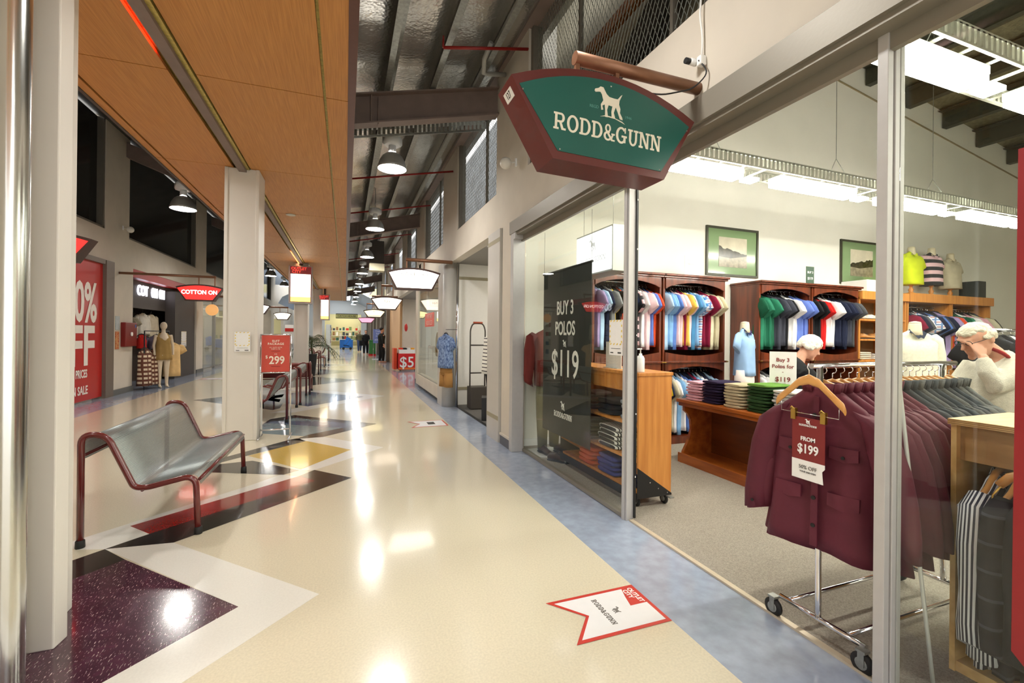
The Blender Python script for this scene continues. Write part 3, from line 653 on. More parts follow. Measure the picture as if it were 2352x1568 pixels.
# slab serif letters built from stems, slabs and bowls
SK = [0]
def slab(mb, ch, x, y0, h, O, R, U, N):
    def dz(): SK[0] = (SK[0]+1) % 40; return N*(.0012+.00003*SK[0])
    def P(a, b_): return O+R*(x+a*h)+U*(y0+b_*h)
    def rect(a0, b0, a1, b1): mb.prism([P(a0, b0), P(a1, b0), P(a1, b1), P(a0, b1)], dz())
    def quad(*q): mb.prism([P(*c) for c in q], dz())
    def arc(cx_, cy_, rx, ry, tx, ty, a0, a1, n=14):
        for k in range(n):
            t0, t1 = radians(a0+(a1-a0)*k/n), radians(a0+(a1-a0)*(k+1)/n)
            mb.prism([P(cx_+rx*cos(t0), cy_+ry*sin(t0)), P(cx_+rx*cos(t1), cy_+ry*sin(t1)), P(cx_+(rx-tx)*cos(t1), cy_+(ry-ty)*sin(t1)), P(cx_+(rx-tx)*cos(t0), cy_+(ry-ty)*sin(t0))], dz())
    if ch == 'R':
        rect(.1, 0, .28, 1); rect(0, 0, .4, .12); rect(0, .88, .3, 1); rect(.2, .88, .55, 1); rect(.2, .42, .55, .54); arc(.55, .71, .29, .29, .18, .12, -90, 90)
        quad((.42, .46), (.60, .46), (.82, .0), (.62, .0)); rect(.62, 0, .94, .12); return .96
    if ch == 'O': arc(.47, .5, .45, .52, .19, .13, 0, 360, 28); return .97
    if ch == 'D': rect(.1, 0, .28, 1); rect(0, 0, .42, .12); rect(0, .88, .42, 1); arc(.42, .5, .46, .5, .19, .12, -90, 90, 16); return .93
    if ch == 'G': arc(.47, .5, .45, .52, .19, .13, 42, 318, 22); rect(.66, .06, .84, .46); rect(.5, .38, .95, .5); rect(.74, .66, .84, 1.0); return 1.0
    if ch == 'U':
        rect(.1, .36, .28, 1); rect(.62, .36, .78, 1); rect(0, .88, .4, 1); rect(.5, .88, .9, 1); arc(.44, .38, .34, .40, .17, .13, 180, 360, 14); return .92
    if ch == 'N':
        rect(.1, 0, .24, 1); rect(.70, 0, .84, 1); rect(0, 0, .36, .12); rect(0, .88, .25, 1); rect(.58, .88, .96, 1); quad((.1, 1), (.30, 1), (.84, 0), (.64, 0)); return .98
    if ch == '&':
        arc(.36, .75, .24, .26, .13, .10, 0, 360, 20); arc(.36, .27, .34, .29, .16, .12, 60, 345, 20); quad((.14, .62), (.32, .62), (.86, 0), (.66, 0)); quad((.56, .08), (.68, .02), (.86, .42), (.74, .46)); rect(.66, .38, .94, .48); rect(.70, 0, .95, .1); return .98
    return .35
def slab_text(s, h, m, origin, right, up, parent, name='lettering', gap=.10, xs=1):
    R, U = V(right).normalized()*xs, V(up).normalized(); N = R.normalized().cross(U); x = 0; O = V(origin)
    wtot = sum({'R': .96, 'O': .97, 'D': .93, 'G': 1, 'U': .92, 'N': .98, '&': .98, ' ': .35}[c]+gap for c in s)*h
    mb = MB(); x = -wtot/2
    for c in s: x += (slab(mb, c, x, -h/2, h, O, R, U, N)+gap)*h
    return mb.build(name, m, parent)
DOG = [(-.66, .50), (-.64, .57), (-.50, .62), (-.42, .69), (-.30, .68), (-.24, .58), (-.16, .46), (-.05, .38), (.15, .36), (.30, .36), (.44, .52), (.50, .56), (.38, .32), (.36, .18), (.42, .02), (.40, -.12), (.50, -.28), (.52, -.36), (.40, -.34), (.30, -.10), (.22, .06), (.14, -.16), (.20, -.34), (.06, -.34), (.04, -.14), (.08, .06), (-.08, .08), (-.14, -.10), (-.10, -.36), (-.22, -.36), (-.22, -.10), (-.24, .08), (-.34, .02), (-.30, -.12), (-.38, -.14), (-.40, .06), (-.30, .22), (-.36, .42), (-.42, .50), (-.50, .49), (-.62, .46)]
def dog(size, m, origin, right, up, parent, name='dog_emblem', base=True):
    R, U = V(right).normalized(), V(up).normalized(); N = R.cross(U); O = V(origin); mb = MB()
    mb.prism([O+R*a*size+U*b_*size for a, b_ in DOG], N*.002)
    if base: mb.prism([O+R*a*size+U*b_*size for a, b_ in [(-.42, -.38), (-.2, -.34), (.2, -.37), (.62, -.50), (.5, -.42), (.1, -.32), (-.2, -.30)]], N*.0017)
    return mb.build(name, m, parent)
# big green sign
gm = mat('green_sign_face', (34, 94, 84), .28, noise=.12, nscale=3, emit=(16, 50, 44), es=.12)
body = mat('maroon_sign_box', (98, 40, 36), .35, noise=.06, coat=.3)
t_ = thing('hanging_sign', (0, 0, 0), 'large green fan shaped sign in a maroon box over the nearest shop entrance', 'shop sign')
Y0 = 2.10
def rgout(y, ins=0):
    x0, x1, b0, b1 = .764+ins, 1.912-ins, .997+ins*.6, 1.698-ins*.6; pts = []
    for k in range(15):
        q = k/14; zz = 2.80-.04*q*1; pts.append((x0+(x1-x0)*q, y, zz-ins*.9+.135*(1-(2*q-1)**2)))
    return pts+[(b1, y, 2.395+ins), (b0, y, 2.415+ins)]
MB().prism(rgout(Y0), (0, .21, 0)).build('sign_box', body, t_)
MB().prism(rgout(Y0-.004, .042), (0, .005, 0)).build('sign_face', gm, t_)
ivory = mat('ivory_print', (244, 236, 216), .5, noise=.03)
rr, uu = V((1, 0, -.035)).normalized(), V((.035, 0, 1)).normalized()
slab_text('RODD&GUNN', .088, ivory, (1.335, Y0-.0045, 2.60), rr, uu, t_, gap=.035, xs=.86)
dog(.15, ivory, (1.335, Y0-.0045, 2.735), (1, 0, 0), (0, 0, 1), t_)
text('REGD', .022, mat('teal_print', (96, 160, 150), .5), (1.235, Y0-.0045, 2.725), parent=t_); text('1946', .022, mat('teal_print'), (1.45, Y0-.0045, 2.70), parent=t_)
for p in rgout(Y0-.006, .06)[::7]+rgout(Y0-.006, .06)[-2:]: MB().lathe((p[0], Y0-.007, p[2]-.01), [(.004, 0), (.004, .003)], 8, axis='y').build('screw', chrome, t_)
MB().tube([(1.17, 2.20, 3.03), (2.035, 2.20, 3.03)], .036, 20).build('bracket_pole', copper, t_)
for x in (1.185, 1.44): MB().box(x-.012, x+.012, 2.188, 2.212, 2.90, 3.0).build('hanger_bar', copper, t_)
MB().tube(smooth_path([(1.45, 2.185, 2.97), (1.5, 2.19, 2.93), (1.7, 2.15, 2.90), (1.95, 2.15, 2.99), (2.02, 2.1, 3.08), (1.985, 2.15, 3.17)], .08, 5), .0045, 6).build('black_cable', black, t_)
lb = MB(); lb.obox((.790, 2.16, 2.73), (.045, 0, -.075), (0, .1, 0), (-.002, 0, -.001)); 
O_ = V((.815, 2.205, 2.72)); d_ = V((.997-.764, 0, 2.415-2.80)).normalized()
lb = MB(); lb.obox(V((.764, 0, 2.80))+d_*.03+V((0, Y0+.06, 0)), d_*.05, (0, .10, 0), V((d_.z, 0, -d_.x))*.003); lb.build('number_plate', white, t_)
nrm_ = V((d_.z, 0, -d_.x))
text('127', .045, mat('dark_print'), V((.764, Y0+.11, 2.80))+d_*.055+nrm_*.0035, right=(0, -1, 0), up=-d_, parent=t_, xs=.8)
# power socket and white cord beside the sign
t_ = thing('power_socket', (0, 0, 0), 'white socket with black plug on the wall by the big green sign', 'socket')
MB().box(1.985, 2.03, 2.13, 2.17, 3.14, 3.20).build('housing', white, t_, bevel=.008); MB().lathe((1.93, 2.20, 3.185), [(.018, 0), (.018, .03)], 12, axis='x').build('plug', black, t_); MB().lathe((1.96, 2.19, 3.18), [(.02, 0), (.022, .04)], 12, axis='x').build('plug_body', white, t_)
MB().tube(smooth_path([(2.01, 2.15, 3.2), (2.015, 2.15, 3.32), (2.0, 2.16, 3.45), (2.02, 2.15, 3.8)], .05), .006, 6).build('cord', white, t_)
# white globe spot lamps on walls
def globe(x, y, z, dx, label):
    t_ = thing('globe_spotlight', (0, 0, 0), label, 'spotlight', 'white globe spotlights')
    MB().ball((x+dx*.15, y, z-.03), .075, 16, sc=(1, 1, 1)).build('globe_head', mat('white_globe', (236, 232, 222), .4, noise=.03), t_)
    g_ = MB(); g_.tube([(x+dx*.09, y, z-.02), (x+dx*.02, y, z)], .008, 6); g_.box(min(x, x+dx*.02), max(x, x+dx*.02), y-.012, y+.012, z-.05, z+.05); g_.build('bracket', white, t_)
globe(2.03, 5.35, 3.70, -1, 'round white spotlight on the right wall beside the big green sign'); globe(-5, 13.25, 3.95, 1, 'round white spotlight high on the left wall above the hose cabinet')
globe(2.03, 13.3, 3.2, -1, 'small round spotlight behind the nearest white fan sign')
# the row of signs to the right
def rt(s, size, m, cx, y, z, t_, **k): return text(s, size, m, (cx, y-.006, z), parent=t_, **k)
gp = mat('faint_grey_print', (120, 116, 108), .6, emit=(120, 112, 96), es=.35)
sw = sign_mat((255, 250, 240)); 
t_ = fan_sign(1.26, 8.9, 2.36, 'glowing white fan sign with thin grey letters, first beyond the big green sign', sw, dark_body, w_=1.03, h_=.35, bw=.72, arc=.08, polez=2.96, px0=1.1); rt('BARKERS', .115, gp, 1.26, 8.9, 2.66, t_, sp=1.2)
t_ = fan_sign(1.22, 14.6, 2.24, 'glowing cream fan sign with boxed letters, second along the right', sign_mat((255, 236, 214), 1.2), dark_body, w_=.97, h_=.36, bw=.55, arc=.06, polez=3.01, px0=1.05); rt('NH', .12, gp, 1.22, 14.6, 2.50, t_)
o = MB(); 
for a in ((1.07, 1.37, 2.41, 2.415), (1.07, 1.37, 2.585, 2.59)): o.box(a[0], a[1], 14.592, 14.597, a[2], a[3])
for a in (1.07, 1.365): o.box(a, a+.005, 14.592, 14.597, 2.41, 2.59)
o.build('printed_frame', gp, t_)
t_ = fan_sign(1.1, 19, 2.14, 'yellowish glowing fan sign, third along the right', sign_mat((255, 236, 170), 1.0), dark_body, w_=.86, h_=.28, bw=.52, arc=.06, polez=3.01, px0=1.0); MB().box(.85, 1.32, 18.993, 18.997, 2.21, 2.225).build('printed_rule', gp, t_); rt('R', .08, gp, 1.08, 19, 2.38, t_)
t_ = fan_sign(1.0, 24, 2.02, 'pink edged fan sign, fourth and farthest along the right', sign_mat((226, 150, 176), .7), mat('purple_body', (110, 50, 66), .4, noise=.05), w_=.85, h_=.26, bw=.5, arc=.03, polez=3.01, px0=1.0)
# left signs
t_ = fan_sign(-3.37, 13, 2.25, 'red glowing fan sign with white letters over the grey walled clothing store', sign_mat((236, 34, 30), 1.3), dark_body, w_=.99, h_=.34, bw=.60, arc=.07, wall=-5, polez=2.86, px0=-3.05, side=-1, pm=copper); rt('COTTON ON', .135, mat('white_glow_letters', (255, 250, 240), .4, emit=(255, 250, 240), es=4), -3.37, 13, 2.46, t_, bold=.001, xs=.9)
t_ = fan_sign(-3.85, 8, 2.46, 'red glowing fan sign half hidden behind the nearest cream column', sign_mat((236, 34, 30), 1.3), dark_body, w_=.95, h_=.33, bw=.55, arc=.07, wall=-5, polez=3.05, px0=-3.6, side=-1)
t_ = fan_sign(-2.98, 18, 2.14, 'white glowing fan sign peeking past the second column', sw, dark_body, w_=.90, h_=.31, bw=.56, arc=.05, wall=-5, polez=2.72, px0=-2.8, side=-1)
t_ = fan_sign(-2.84, 24, 2.1, 'cream glowing fan sign with a small dark mark, left of the third column', sign_mat((255, 240, 204), 1.1), dark_body, w_=.78, h_=.31, bw=.46, arc=.06, wall=-5, polez=2.7, px0=-2.6, side=-1); rt('VA', .12, gp, -2.84, 24, 2.36, t_)
# ---- ceiling service unit, vent
t_ = thing('ceiling_heater', (0, 0, 0), 'dark box heater with a pale underside hanging among the lamps', 'heater')
MB().box(.78, 1.25, 16.4, 16.9, 3.95, 4.75).build('housing', dgrey, t_); MB().box(.76, 1.27, 16.38, 16.9, 3.7, 3.95).build('grille', mat('pale_grille', (216, 208, 176), .5, noise=.05), t_)
tag(MB().lathe((-1.0, 9.5, 3.735), [(.075, 0), (.085, .004), (.085, .016)], 20).build('ceiling_vent', mat('pale_vent', (206, 204, 190), .5, noise=.03)), 'small round vent in the timber ceiling', 'vent')
ne = mat('red_neon', (255, 60, 40), .4, emit=(255, 50, 26), es=10)
for y0, y1, L_, mm in ((3.4, 4.4, 'nearest', ne), (14.0, 19.5, 'farther', mat('warm_neon', (255, 190, 150), .4, emit=(255, 170, 120), es=14))): tag(MB().tube([(-1.425, y0, 3.79), (-1.425, y1, 3.79)], .012, 8).build('neon_tube', mm), L_+' neon tube in the gap of the timber ceiling', 'neon tube')
# ---- left shops
rv = mat('red_window_film', (190, 34, 30), .3, noise=.04, nscale=1)
t_ = thing('window_poster', (0, 0, 0), 'huge red sale poster filling the shop window behind the nearest column', 'poster')
MB().box(-5.05, -5.03, 8.6, 12.42, 0.05, 2.96).build('red_film', rv, t_)
lw = mat('white_vinyl_letters', (246, 242, 232), .45, noise=.02)
def lt_(s, size, y, z, **k): return text(s, size, lw, (-5.025, y, z), right=(0, 1, 0), parent=t_, **k)
lt_('50%', 1.13, 11.56, 2.04, xs=.64, bold=.03); lt_('OFF', 1.13, 11.22, 1.14, xs=.88, bold=.03); lt_('UP TO', .30, 11.0, 2.62, xs=.7, bold=.008); lt_('ORIGINAL PRICES', .23, 11.25, .60, xs=.62, bold=.006); lt_('ON SALE', .24, 11.48, .26, xs=.75, bold=.006)
g = MB(); g.box(-5.2, -4.96, 12.42, 12.78, 0, 3.06); g.box(-5.2, -4.96, 8.4, 12.36, 2.96, 3.06); struct(g.build('trim_18', mat('warm_grey_frame', (118, 106, 94), .5, .1, noise=.05)))
t_ = thing('fire_hose_cabinet', (0, 0, 0), 'dark red fire hose cabinet on the left wall right of the big red poster', 'cabinet')
MB().box(-5, -4.90, 13.2, 13.82, 1.12, 1.70).build('cabinet_body', mat('dark_red_enamel', (126, 26, 22), .35, noise=.05), t_, bevel=.01)
MB().lathe((-4.90, 13.5, 1.42), [(.05, 0), (.05, .02)], 14, axis='x').build('white_handle', white, t_)
MB().box(-4.9, -4.896, 13.70, 13.76, 1.58, 1.65).build('blue_sticker', mat('blue_sticker', (60, 100, 180), .5), t_)
tag(MB().box(-5, -4.985, 12.93, 13.12, 1.52, 1.84).build('wall_notice', mat('pale_blue_notice', (186, 196, 200), .5, noise=.15, nscale=30)), 'pale framed notice left of the fire hose cabinet', 'notice')
tag(MB().box(-5, -4.985, 12.93, 13.10, 1.07, 1.48).build('wall_notice', mat('red_yellow_notice', (216, 176, 110), .5, noise=1, c2=(180, 40, 30), nscale=30)), 'red and yellow safety notice below the pale framed notice', 'notice')
# clothing store front
dk2 = mat('charcoal_wall_panel', (72, 66, 62), .6, noise=.06, nscale=3)
g = MB(); g.box(-5.4, -5.3, 14.1, 18.95, 2.12, 2.95); g.box(-5.3, -5.04, 16.95, 18.9, 0, 2.75); g.box(-5.4, -5.3, 14.1, 14.14, 0, 3)
struct(g.build('wall_shopfront', dk2))
struct(MB().box(-5.42, -5.02, 13.84, 18.95, 2.86, 3.06).build('trim_19', mat('red_fascia_strip', (176, 40, 34), .4, noise=.03)))
t_ = thing('illuminated_sign', (0, 0, 0), 'white glowing store name letters on the charcoal panel at left', 'sign')
lg = mat('cool_white_letters', (245, 245, 255), .4, emit=(240, 240, 255), es=2)
for i, s in enumerate(['COT', 'ON', 'ON']): text(s, .40, lg, (-5.29, (15.25, 16.06, 16.62)[i], 2.60), right=(0, 1, 0), parent=t_, name='glowing_letters', xs=(.82, .68, .68)[i], bold=.003, ext=.02)
struct(MB().box(-6.05, -5.95, 13.0, 19.2, 0, 3.05).build('wall_shopfront', mat('dark_brown_store_back', (84, 72, 62), .7, noise=.2, nscale=3)))
notice('paper_notice', (-5.03, 17.75, 1.25), (0, 1, 0), .5, .5, 'paper notice on the charcoal wall panel of the clothing store')
# ================================================================== CLOTHES
def ring(cx, cy, z, hw, ht, n=20, fold=0, ph=0, k=7, lean=0):
    out = []
    for i in range(n):
        a = 2*pi*i/n; c, s = cos(a), sin(a)
        x = hw*(abs(c)**.8)*(1 if c > 0 else -1); y = ht*(abs(s)**.7)*(1 if s > 0 else -1)
        f = 1+fold*sin(k*a+ph)
        out.append((cx+x*(1+.15*(f-1)), cy+y*f+lean, z))
    return out
zflip = True
def garment_mesh(L=.72, hw=.25, ht=.05, sleeve='short', folds=.5, seed=0, flare=.0, shoulder=.10, n=24):
    rnd = random.Random(seed); mb = MB(); ph = rnd.random()*6
    rows = [(.0, .062, .030), (-.018, .095, .032), (-.045, hw*.64, .032), (-.072, hw*.84, .034), (-shoulder, hw*.93, .036), (-.16, hw*.93, ht), (-.26, hw*.88, ht)]
    for i in range(1, 7):
        q = i/6; rows.append((-.26-(L-.26)*q, hw*(.88+flare*q+.02*sin(ph+q*5)), ht*(1+.25*q)))
    R = [ring(0, 0, z, a, b_, n, folds*min(1, max(0, (-z-.12)/.35))*.55, ph+z*1.4, 6+seed % 3) for z, a, b_ in rows]
    mb.loft(R, 0, True)
    for s in (-1, 1):
        if sleeve == 'short':
            ps = [(s*hw*.74, -.080, .045, .030), (s*hw*.98, -.13, .078, .034), (s*hw*1.18, -.215, .088, .032), (s*hw*1.33, -.30, .094, .028)]
        elif sleeve == 'long':
            ps = [(s*hw*.80, -.075, .05, .038), (s*hw*1.0, -.14, .075, .05), (s*hw*1.10, -.30, .075, .052), (s*hw*1.15, -.46, .066, .05), (s*hw*1.16+s*.01, -.62, .058, .045), (s*hw*1.15, -.70, .06, .042)]
        else: continue
        rs = []
        for x, z, w_, t_ in ps:
            rr_ = []
            for i in range(14):
                a = 2*pi*i/14; c, d = cos(a), sin(a); rr_.append((x+c*w_, d*t_*(1+.2*sin(3*a+ph+z*9)), z+s*c*w_*.62*(-1)*(-1 if zflip else 1)))
            rs.append(rr_)
        mb.loft(rs, 0, True)
    return mb
def collar_mb(w_=.075, h=.035, lap=False):
    mb = MB()
    for s in (-1, 1):
        mb.add([(0, -.052, -.085), (s*.03, -.055, -.10), (s*.085, -.04, -.035), (s*.06, .0, .012), (s*.02, -.03, -.005), (0, -.045, -.05)], [(0, 1, 2, 3, 4, 5)])
        mb.add([(s*.06, .0, .012), (s*.085, -.04, -.035), (s*.09, .01, -.03), (0, .04, .0), (0, .03, .025)], [(0, 1, 2, 3, 4)][:0]+[(0, 1, 2), (0, 2, 3), (0, 3, 4)])
    return mb
def hanger_mb(w_=.21, th=.012):
    mb = MB(); pts = [(-w_, 0, -.085), (-w_*.6, 0, -.045), (-.05, 0, .012), (0, 0, .025), (.05, 0, .012), (w_*.6, 0, -.045), (w_, 0, -.085)]
    mb.tube(pts, [th*.8, th, th*1.1, th*1.2, th*1.1, th, th*.8], 8); return mb
def hook_mb():
    mb = MB(); pts = [(0, 0, .02), (0, 0, .06)]
    for k in range(9):
        a = -pi/2+k*pi*1.35/8; pts.append((.0+.017*cos(a)*1, 0, .077+.017*sin(a)))
    mb.tube(pts, .0022, 6); return mb
FAB = {}
def fab(c, name=None):
    k = tuple(c)
    if k not in FAB: FAB[k] = mat('cloth_%d_%d_%d' % k, c, .85, noise=.12, nscale=9, spec=.25)
    return FAB[k]
proto = {}
def garment(kind):
    """first copy of each kind is built here and used as the first hung item"""
    t_ = thing(kind, (0, 0, 0), 'x', 'shirt')
    return t_
def make_proto(name, cat, L, hw, ht, sleeve, seed, hang_m, flare=0, hang_w=.2, folds=.5, buttons=False):
    t_ = thing(name, (0, 0, -50), 'x', cat)
    garment_mesh(L, hw, ht, sleeve, folds, seed, flare).build('fabric_body', fab((200, 200, 200)), t_)
    collar_mb().build('collar', fab((200, 200, 200)), t_)
    hanger_mb(hang_w).build('hanger', hang_m, t_); hook_mb().build('hook', chrome, t_)
    return t_
hblack = black
protos = [make_proto('polo_shirt', 'shirt', L, .235, .034, 'short', s, hblack, folds=.95) for s, L in ((1, .80), (2, .84), (3, .78))]
PU = [False]*3
TOP = []
def hang(k, x, y, z, rot, m, label, group, cm=None, sc=1, yaw_=0, plist=protos, pu=PU, cat='shirt'):
    o = copy_tree(plist[k]) if pu[k] else plist[k]; pu[k] = True
    o.location = (x, y, z); o.rotation_euler = (0, 0, rot); o.scale = (sc, 1, sc)
    o['label'] = label; o['group'] = group; o['category'] = cat
    for c in o.children:
        if c.name.startswith('fabric_body'): recolor(c, m)
        if c.name.startswith('collar'): recolor(c, cm or m)
    return o
# colours
CN = {'pale blue': (176, 208, 238), 'sky blue': (132, 180, 226), 'mid blue': (90, 124, 196), 'pale pink': (240, 208, 214), 'pink': (232, 178, 190), 'burgundy': (134, 26, 60), 'mustard yellow': (240, 200, 96), 'teal blue': (70, 130, 176), 'beige': (208, 200, 172), 'stone': (196, 186, 156), 'dark green': (26, 92, 66), 'emerald green': (44, 122, 94), 'charcoal': (66, 68, 80), 'black': (26, 27, 32), 'white': (244, 242, 244), 'royal blue': (104, 128, 206), 'red': (204, 30, 28), 'navy': (32, 38, 62), 'orange red': (226, 84, 50), 'lilac': (170, 150, 196), 'yellow': (240, 206, 60), 'grey': (150, 152, 156), 'dark grey': (82, 84, 88)}
plaid = stripes('plaid_check_cloth', [(236, 240, 248), (110, 140, 190), (236, 240, 248), (200, 150, 150)], 2, 14, checks=True)
stripe_bw = stripes('blue_white_stripe_cloth', [(238, 240, 248), (70, 130, 190)], 2, 11)
stripe_pg = stripes('pink_grey_stripe_cloth', [(240, 200, 206), (60, 56, 60)], 2, 9)
def row(x0, x1, y, z, cols, label, group, kinds=(0, 1, 2), jitter=.03, plist=protos, pu=PU, cat='shirt', sc=1, noun='polo shirt'):
    n = len(cols); rnd = random.Random(int(x0*100))
    for i, c in enumerate(cols):
        x = x0+(x1-x0)*(i+.5)/n
        m = c[1] if isinstance(c, tuple) and not isinstance(c[0], int) else fab(CN[c]); nm_ = c[0] if isinstance(c, tuple) else c
        hang(kinds[i % len(kinds)], x, y+rnd.uniform(-.03, .03), z-.094, pi/2+rnd.uniform(-.22, .10), m, '%s %s, %s from left, %s' % (nm_, noun, ORD[i], label), group, plist=plist, pu=pu, cat=cat, sc=sc)
# ================================================================== MENSWEAR SHOP
def cabinet(x0, x1, label, m, depth=.55, top=2.36, dark=None, arch=True):
    t_ = thing('display_cabinet', (0, 0, 0), label, 'cabinet', 'clothes cabinets along the back wall'); y0 = 5.03; y1 = y0+depth
    g = MB(); g.box(x0, x0+.03, y0+.02, y1, 0, top-.03); g.box(x1-.03, x1, y0+.02, y1, 0, top-.03); g.build('side_panels', m, t_)
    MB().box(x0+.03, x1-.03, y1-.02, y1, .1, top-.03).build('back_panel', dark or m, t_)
    g = MB(); g.box(x0-.03, x1+.03, y0-.05, y1, top-.03, top); g.box(x0-.015, x1+.015, y0-.025, y1, top-.055, top-.03); g.build('cornice', m, t_, bevel=.006)
    def val(z0, z1, up):
        pts = []
        for k in range(13):
            q = k/12; zz = z0+(z1-z0)*.62*(sin(pi*q)**.7 if up else 0); pts.append((x0+.03+(x1-x0-.06)*q, y0, zz))
        pts += [(x1-.03, y0, z1), (x0+.03, y0, z1)]; return MB().prism(pts, (0, .02, 0))
    def ledge(z0, z1):
        pts = [(x0+.03, y0, z0), (x1-.03, y0, z0)]
        for k in range(13):
            q = 1-k/12; pts.append((x0+.03+(x1-x0-.06)*q, y0, z1-.05*sin(pi*q)))
        return MB().prism(pts, (0, .02, 0))
    if arch:
        val(2.16, top-.05, True).build('arched_valance', m, t_); ledge(1.15, 1.28).build('ledge_board', m, t_)
        val(1.0, 1.13, True).build('arched_valance', m, t_)
        g = MB(); g.box(x0-.01, x1+.01, y0-.03, y1-.02, 1.13, 1.155); g.build('shelf', m, t_, bevel=.004)
        for z in (2.245, 1.04): MB().tube([(x0+.03, y0+.26, z), (x1-.03, y0+.26, z)], .013, 10).build('hanging_rail', chrome, t_)
        for xx in (x0, x1): MB().box(xx-.02, xx+.02, y0-.035, y0-.028, 1.135, 1.15).build('brass_plate', brass, t_)
    MB().box(x0, x1, y0+.02, y1, 0, .10).build('plinth', m, t_)
    return t_
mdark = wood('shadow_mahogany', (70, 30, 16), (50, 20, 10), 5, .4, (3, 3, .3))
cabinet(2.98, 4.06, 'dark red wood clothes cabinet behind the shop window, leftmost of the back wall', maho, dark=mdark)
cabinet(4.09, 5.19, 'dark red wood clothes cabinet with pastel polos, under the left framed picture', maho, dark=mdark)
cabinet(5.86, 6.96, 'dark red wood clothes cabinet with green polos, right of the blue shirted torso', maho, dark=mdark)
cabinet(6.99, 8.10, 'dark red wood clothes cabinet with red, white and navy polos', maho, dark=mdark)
row(4.14, 5.14, 5.29, 2.245, ['pale blue', 'pale blue', 'sky blue', 'sky blue', 'mid blue', 'pale pink', 'pale pink', 'burgundy', 'mustard yellow', 'pale pink', 'teal blue', 'sky blue', ('checked', plaid), ('blue striped', stripe_bw), 'burgundy', 'burgundy', 'beige', 'beige', 'stone', 'stone'], 'upper rail under the left framed picture', 'polo shirts in the pastel cabinet')
row(3.03, 4.03, 5.29, 2.245, ['lilac', 'pale blue', 'white', 'navy', 'grey', 'yellow', 'black', 'orange red', 'sky blue', 'navy', 'black', ('pink and grey striped', stripe_pg), 'white', 'pale pink', 'royal blue', 'orange red'], 'upper rail of the leftmost cabinet', 'polo shirts in the leftmost cabinet')
row(5.90, 6.93, 5.29, 2.245, ['dark green', 'emerald green', 'emerald green', 'emerald green', 'dark green', 'dark green', 'charcoal', 'charcoal', 'charcoal', 'black', 'black', 'white', 'white', 'white', 'royal blue', 'royal blue', 'royal blue'], 'upper rail of the green polo cabinet', 'polo shirts in the green cabinet')
row(7.03, 8.06, 5.29, 2.245, ['black', 'black', 'black', 'red', 'red', 'white', 'white', 'navy', 'navy', 'navy', 'navy', 'charcoal', 'dark grey'], 'upper rail of the red and navy cabinet', 'polo shirts in the navy cabinet')
row(4.14, 5.14, 5.29, 1.04, ['yellow', 'navy', 'beige', 'white', 'sky blue', 'white', 'mid blue', 'navy', 'burgundy', 'sky blue', 'white', 'navy', 'pale blue', 'royal blue'], 'lower rail under the left framed picture', 'polo shirts on the lower rails')
row(3.03, 4.03, 5.29, 1.04, ['mid blue', 'mid blue', 'white', 'white', 'pale pink', 'burgundy', 'yellow', 'black', 'navy', 'pale pink', 'yellow', 'yellow'], 'lower rail of the leftmost cabinet', 'polo shirts on the lower rails')
row(5.90, 6.93, 5.29, 1.04, ['white', 'white', 'grey', 'black', 'navy', 'charcoal', 'white', 'sky blue'], 'lower rail of the green polo cabinet', 'polo shirts on the lower rails')
# pale oak shelving farther right
t_ = thing('open_shelf_unit', (0, 0, 0), 'honey coloured wooden shelves with shoes, between the dark cabinets and the long oak rail', 'shelf unit')
g = MB(); g.box(8.13, 8.16, 5.05, 5.58, 0, 2.2); g.box(9.36, 9.39, 5.05, 5.58, 0, 2.2); g.build('side_panels', oak, t_); MB().box(8.13, 9.39, 5.0, 5.58, 2.16, 2.30).build('top_panel', oak, t_, bevel=.005)
MB().box(8.16, 9.36, 5.56, 5.58, 0, 2.16).build('back_panel', wood('brown_back_panel', (150, 124, 92), (130, 104, 74), 5, .5), t_)
for z in (1.80, 1.46, 1.10, .75, .3): MB().box(8.16, 9.36, 5.05, 5.56, z, z+.03).build('shelf', oak, t_)
def shoe(name, x, y, z, m, label, group, rz=0, s=1.0, lace=None):
    t_ = thing(name, (x, y, z), label, 'shoe', group, rz); mb = MB(); R = []
    for q, w_, h in ((0, .028, .055), (.06, .036, .075), (.13, .036, .085), (.25, .040, .09), (.36, .038, .088), (.45, .034, .085), (.58, .040, .058), (.72, .045, .046), (.85, .042, .038), (.95, .028, .03), (1, .010, .022)):
        yy = q*.28*s; ring_ = []
        for k in range(12):
            a = 2*pi*k/12; zz = .012+h*max(0, .5+.5*sin(a))*s; ring_.append((w_*s*cos(a)*(1 if sin(a) < 0 else .75+.25*abs(cos(a))), yy, zz))
        R.append(ring_)
    mb.loft(R); mb.build('upper', m, t_)
    sl = MB(); sl.prism([(x_*s, y_*.28*s, 0) for x_, y_ in ((-.03, 0), (.03, 0), (.042, .2), (.036, .5), (.048, .75), (.03, .97), (0, 1.03), (-.03, .97), (-.046, .75), (-.036, .5), (-.042, .2))], (0, 0, .016)); sl.build('sole', rubber, t_)
    l = MB()
    for k in range(4): yy = (.40+.06*k)*.28*s; l.tube([(-.022*s, yy, (.088-.006*k)*s), (0, yy, (.104-.009*k)*s), (.022*s, yy, (.088-.006*k)*s)], .003, 5)
    l.build('laces', lace or white, t_)
    return t_
wl_ = mat('off_white_leather', (228, 220, 204), .45, noise=.1)
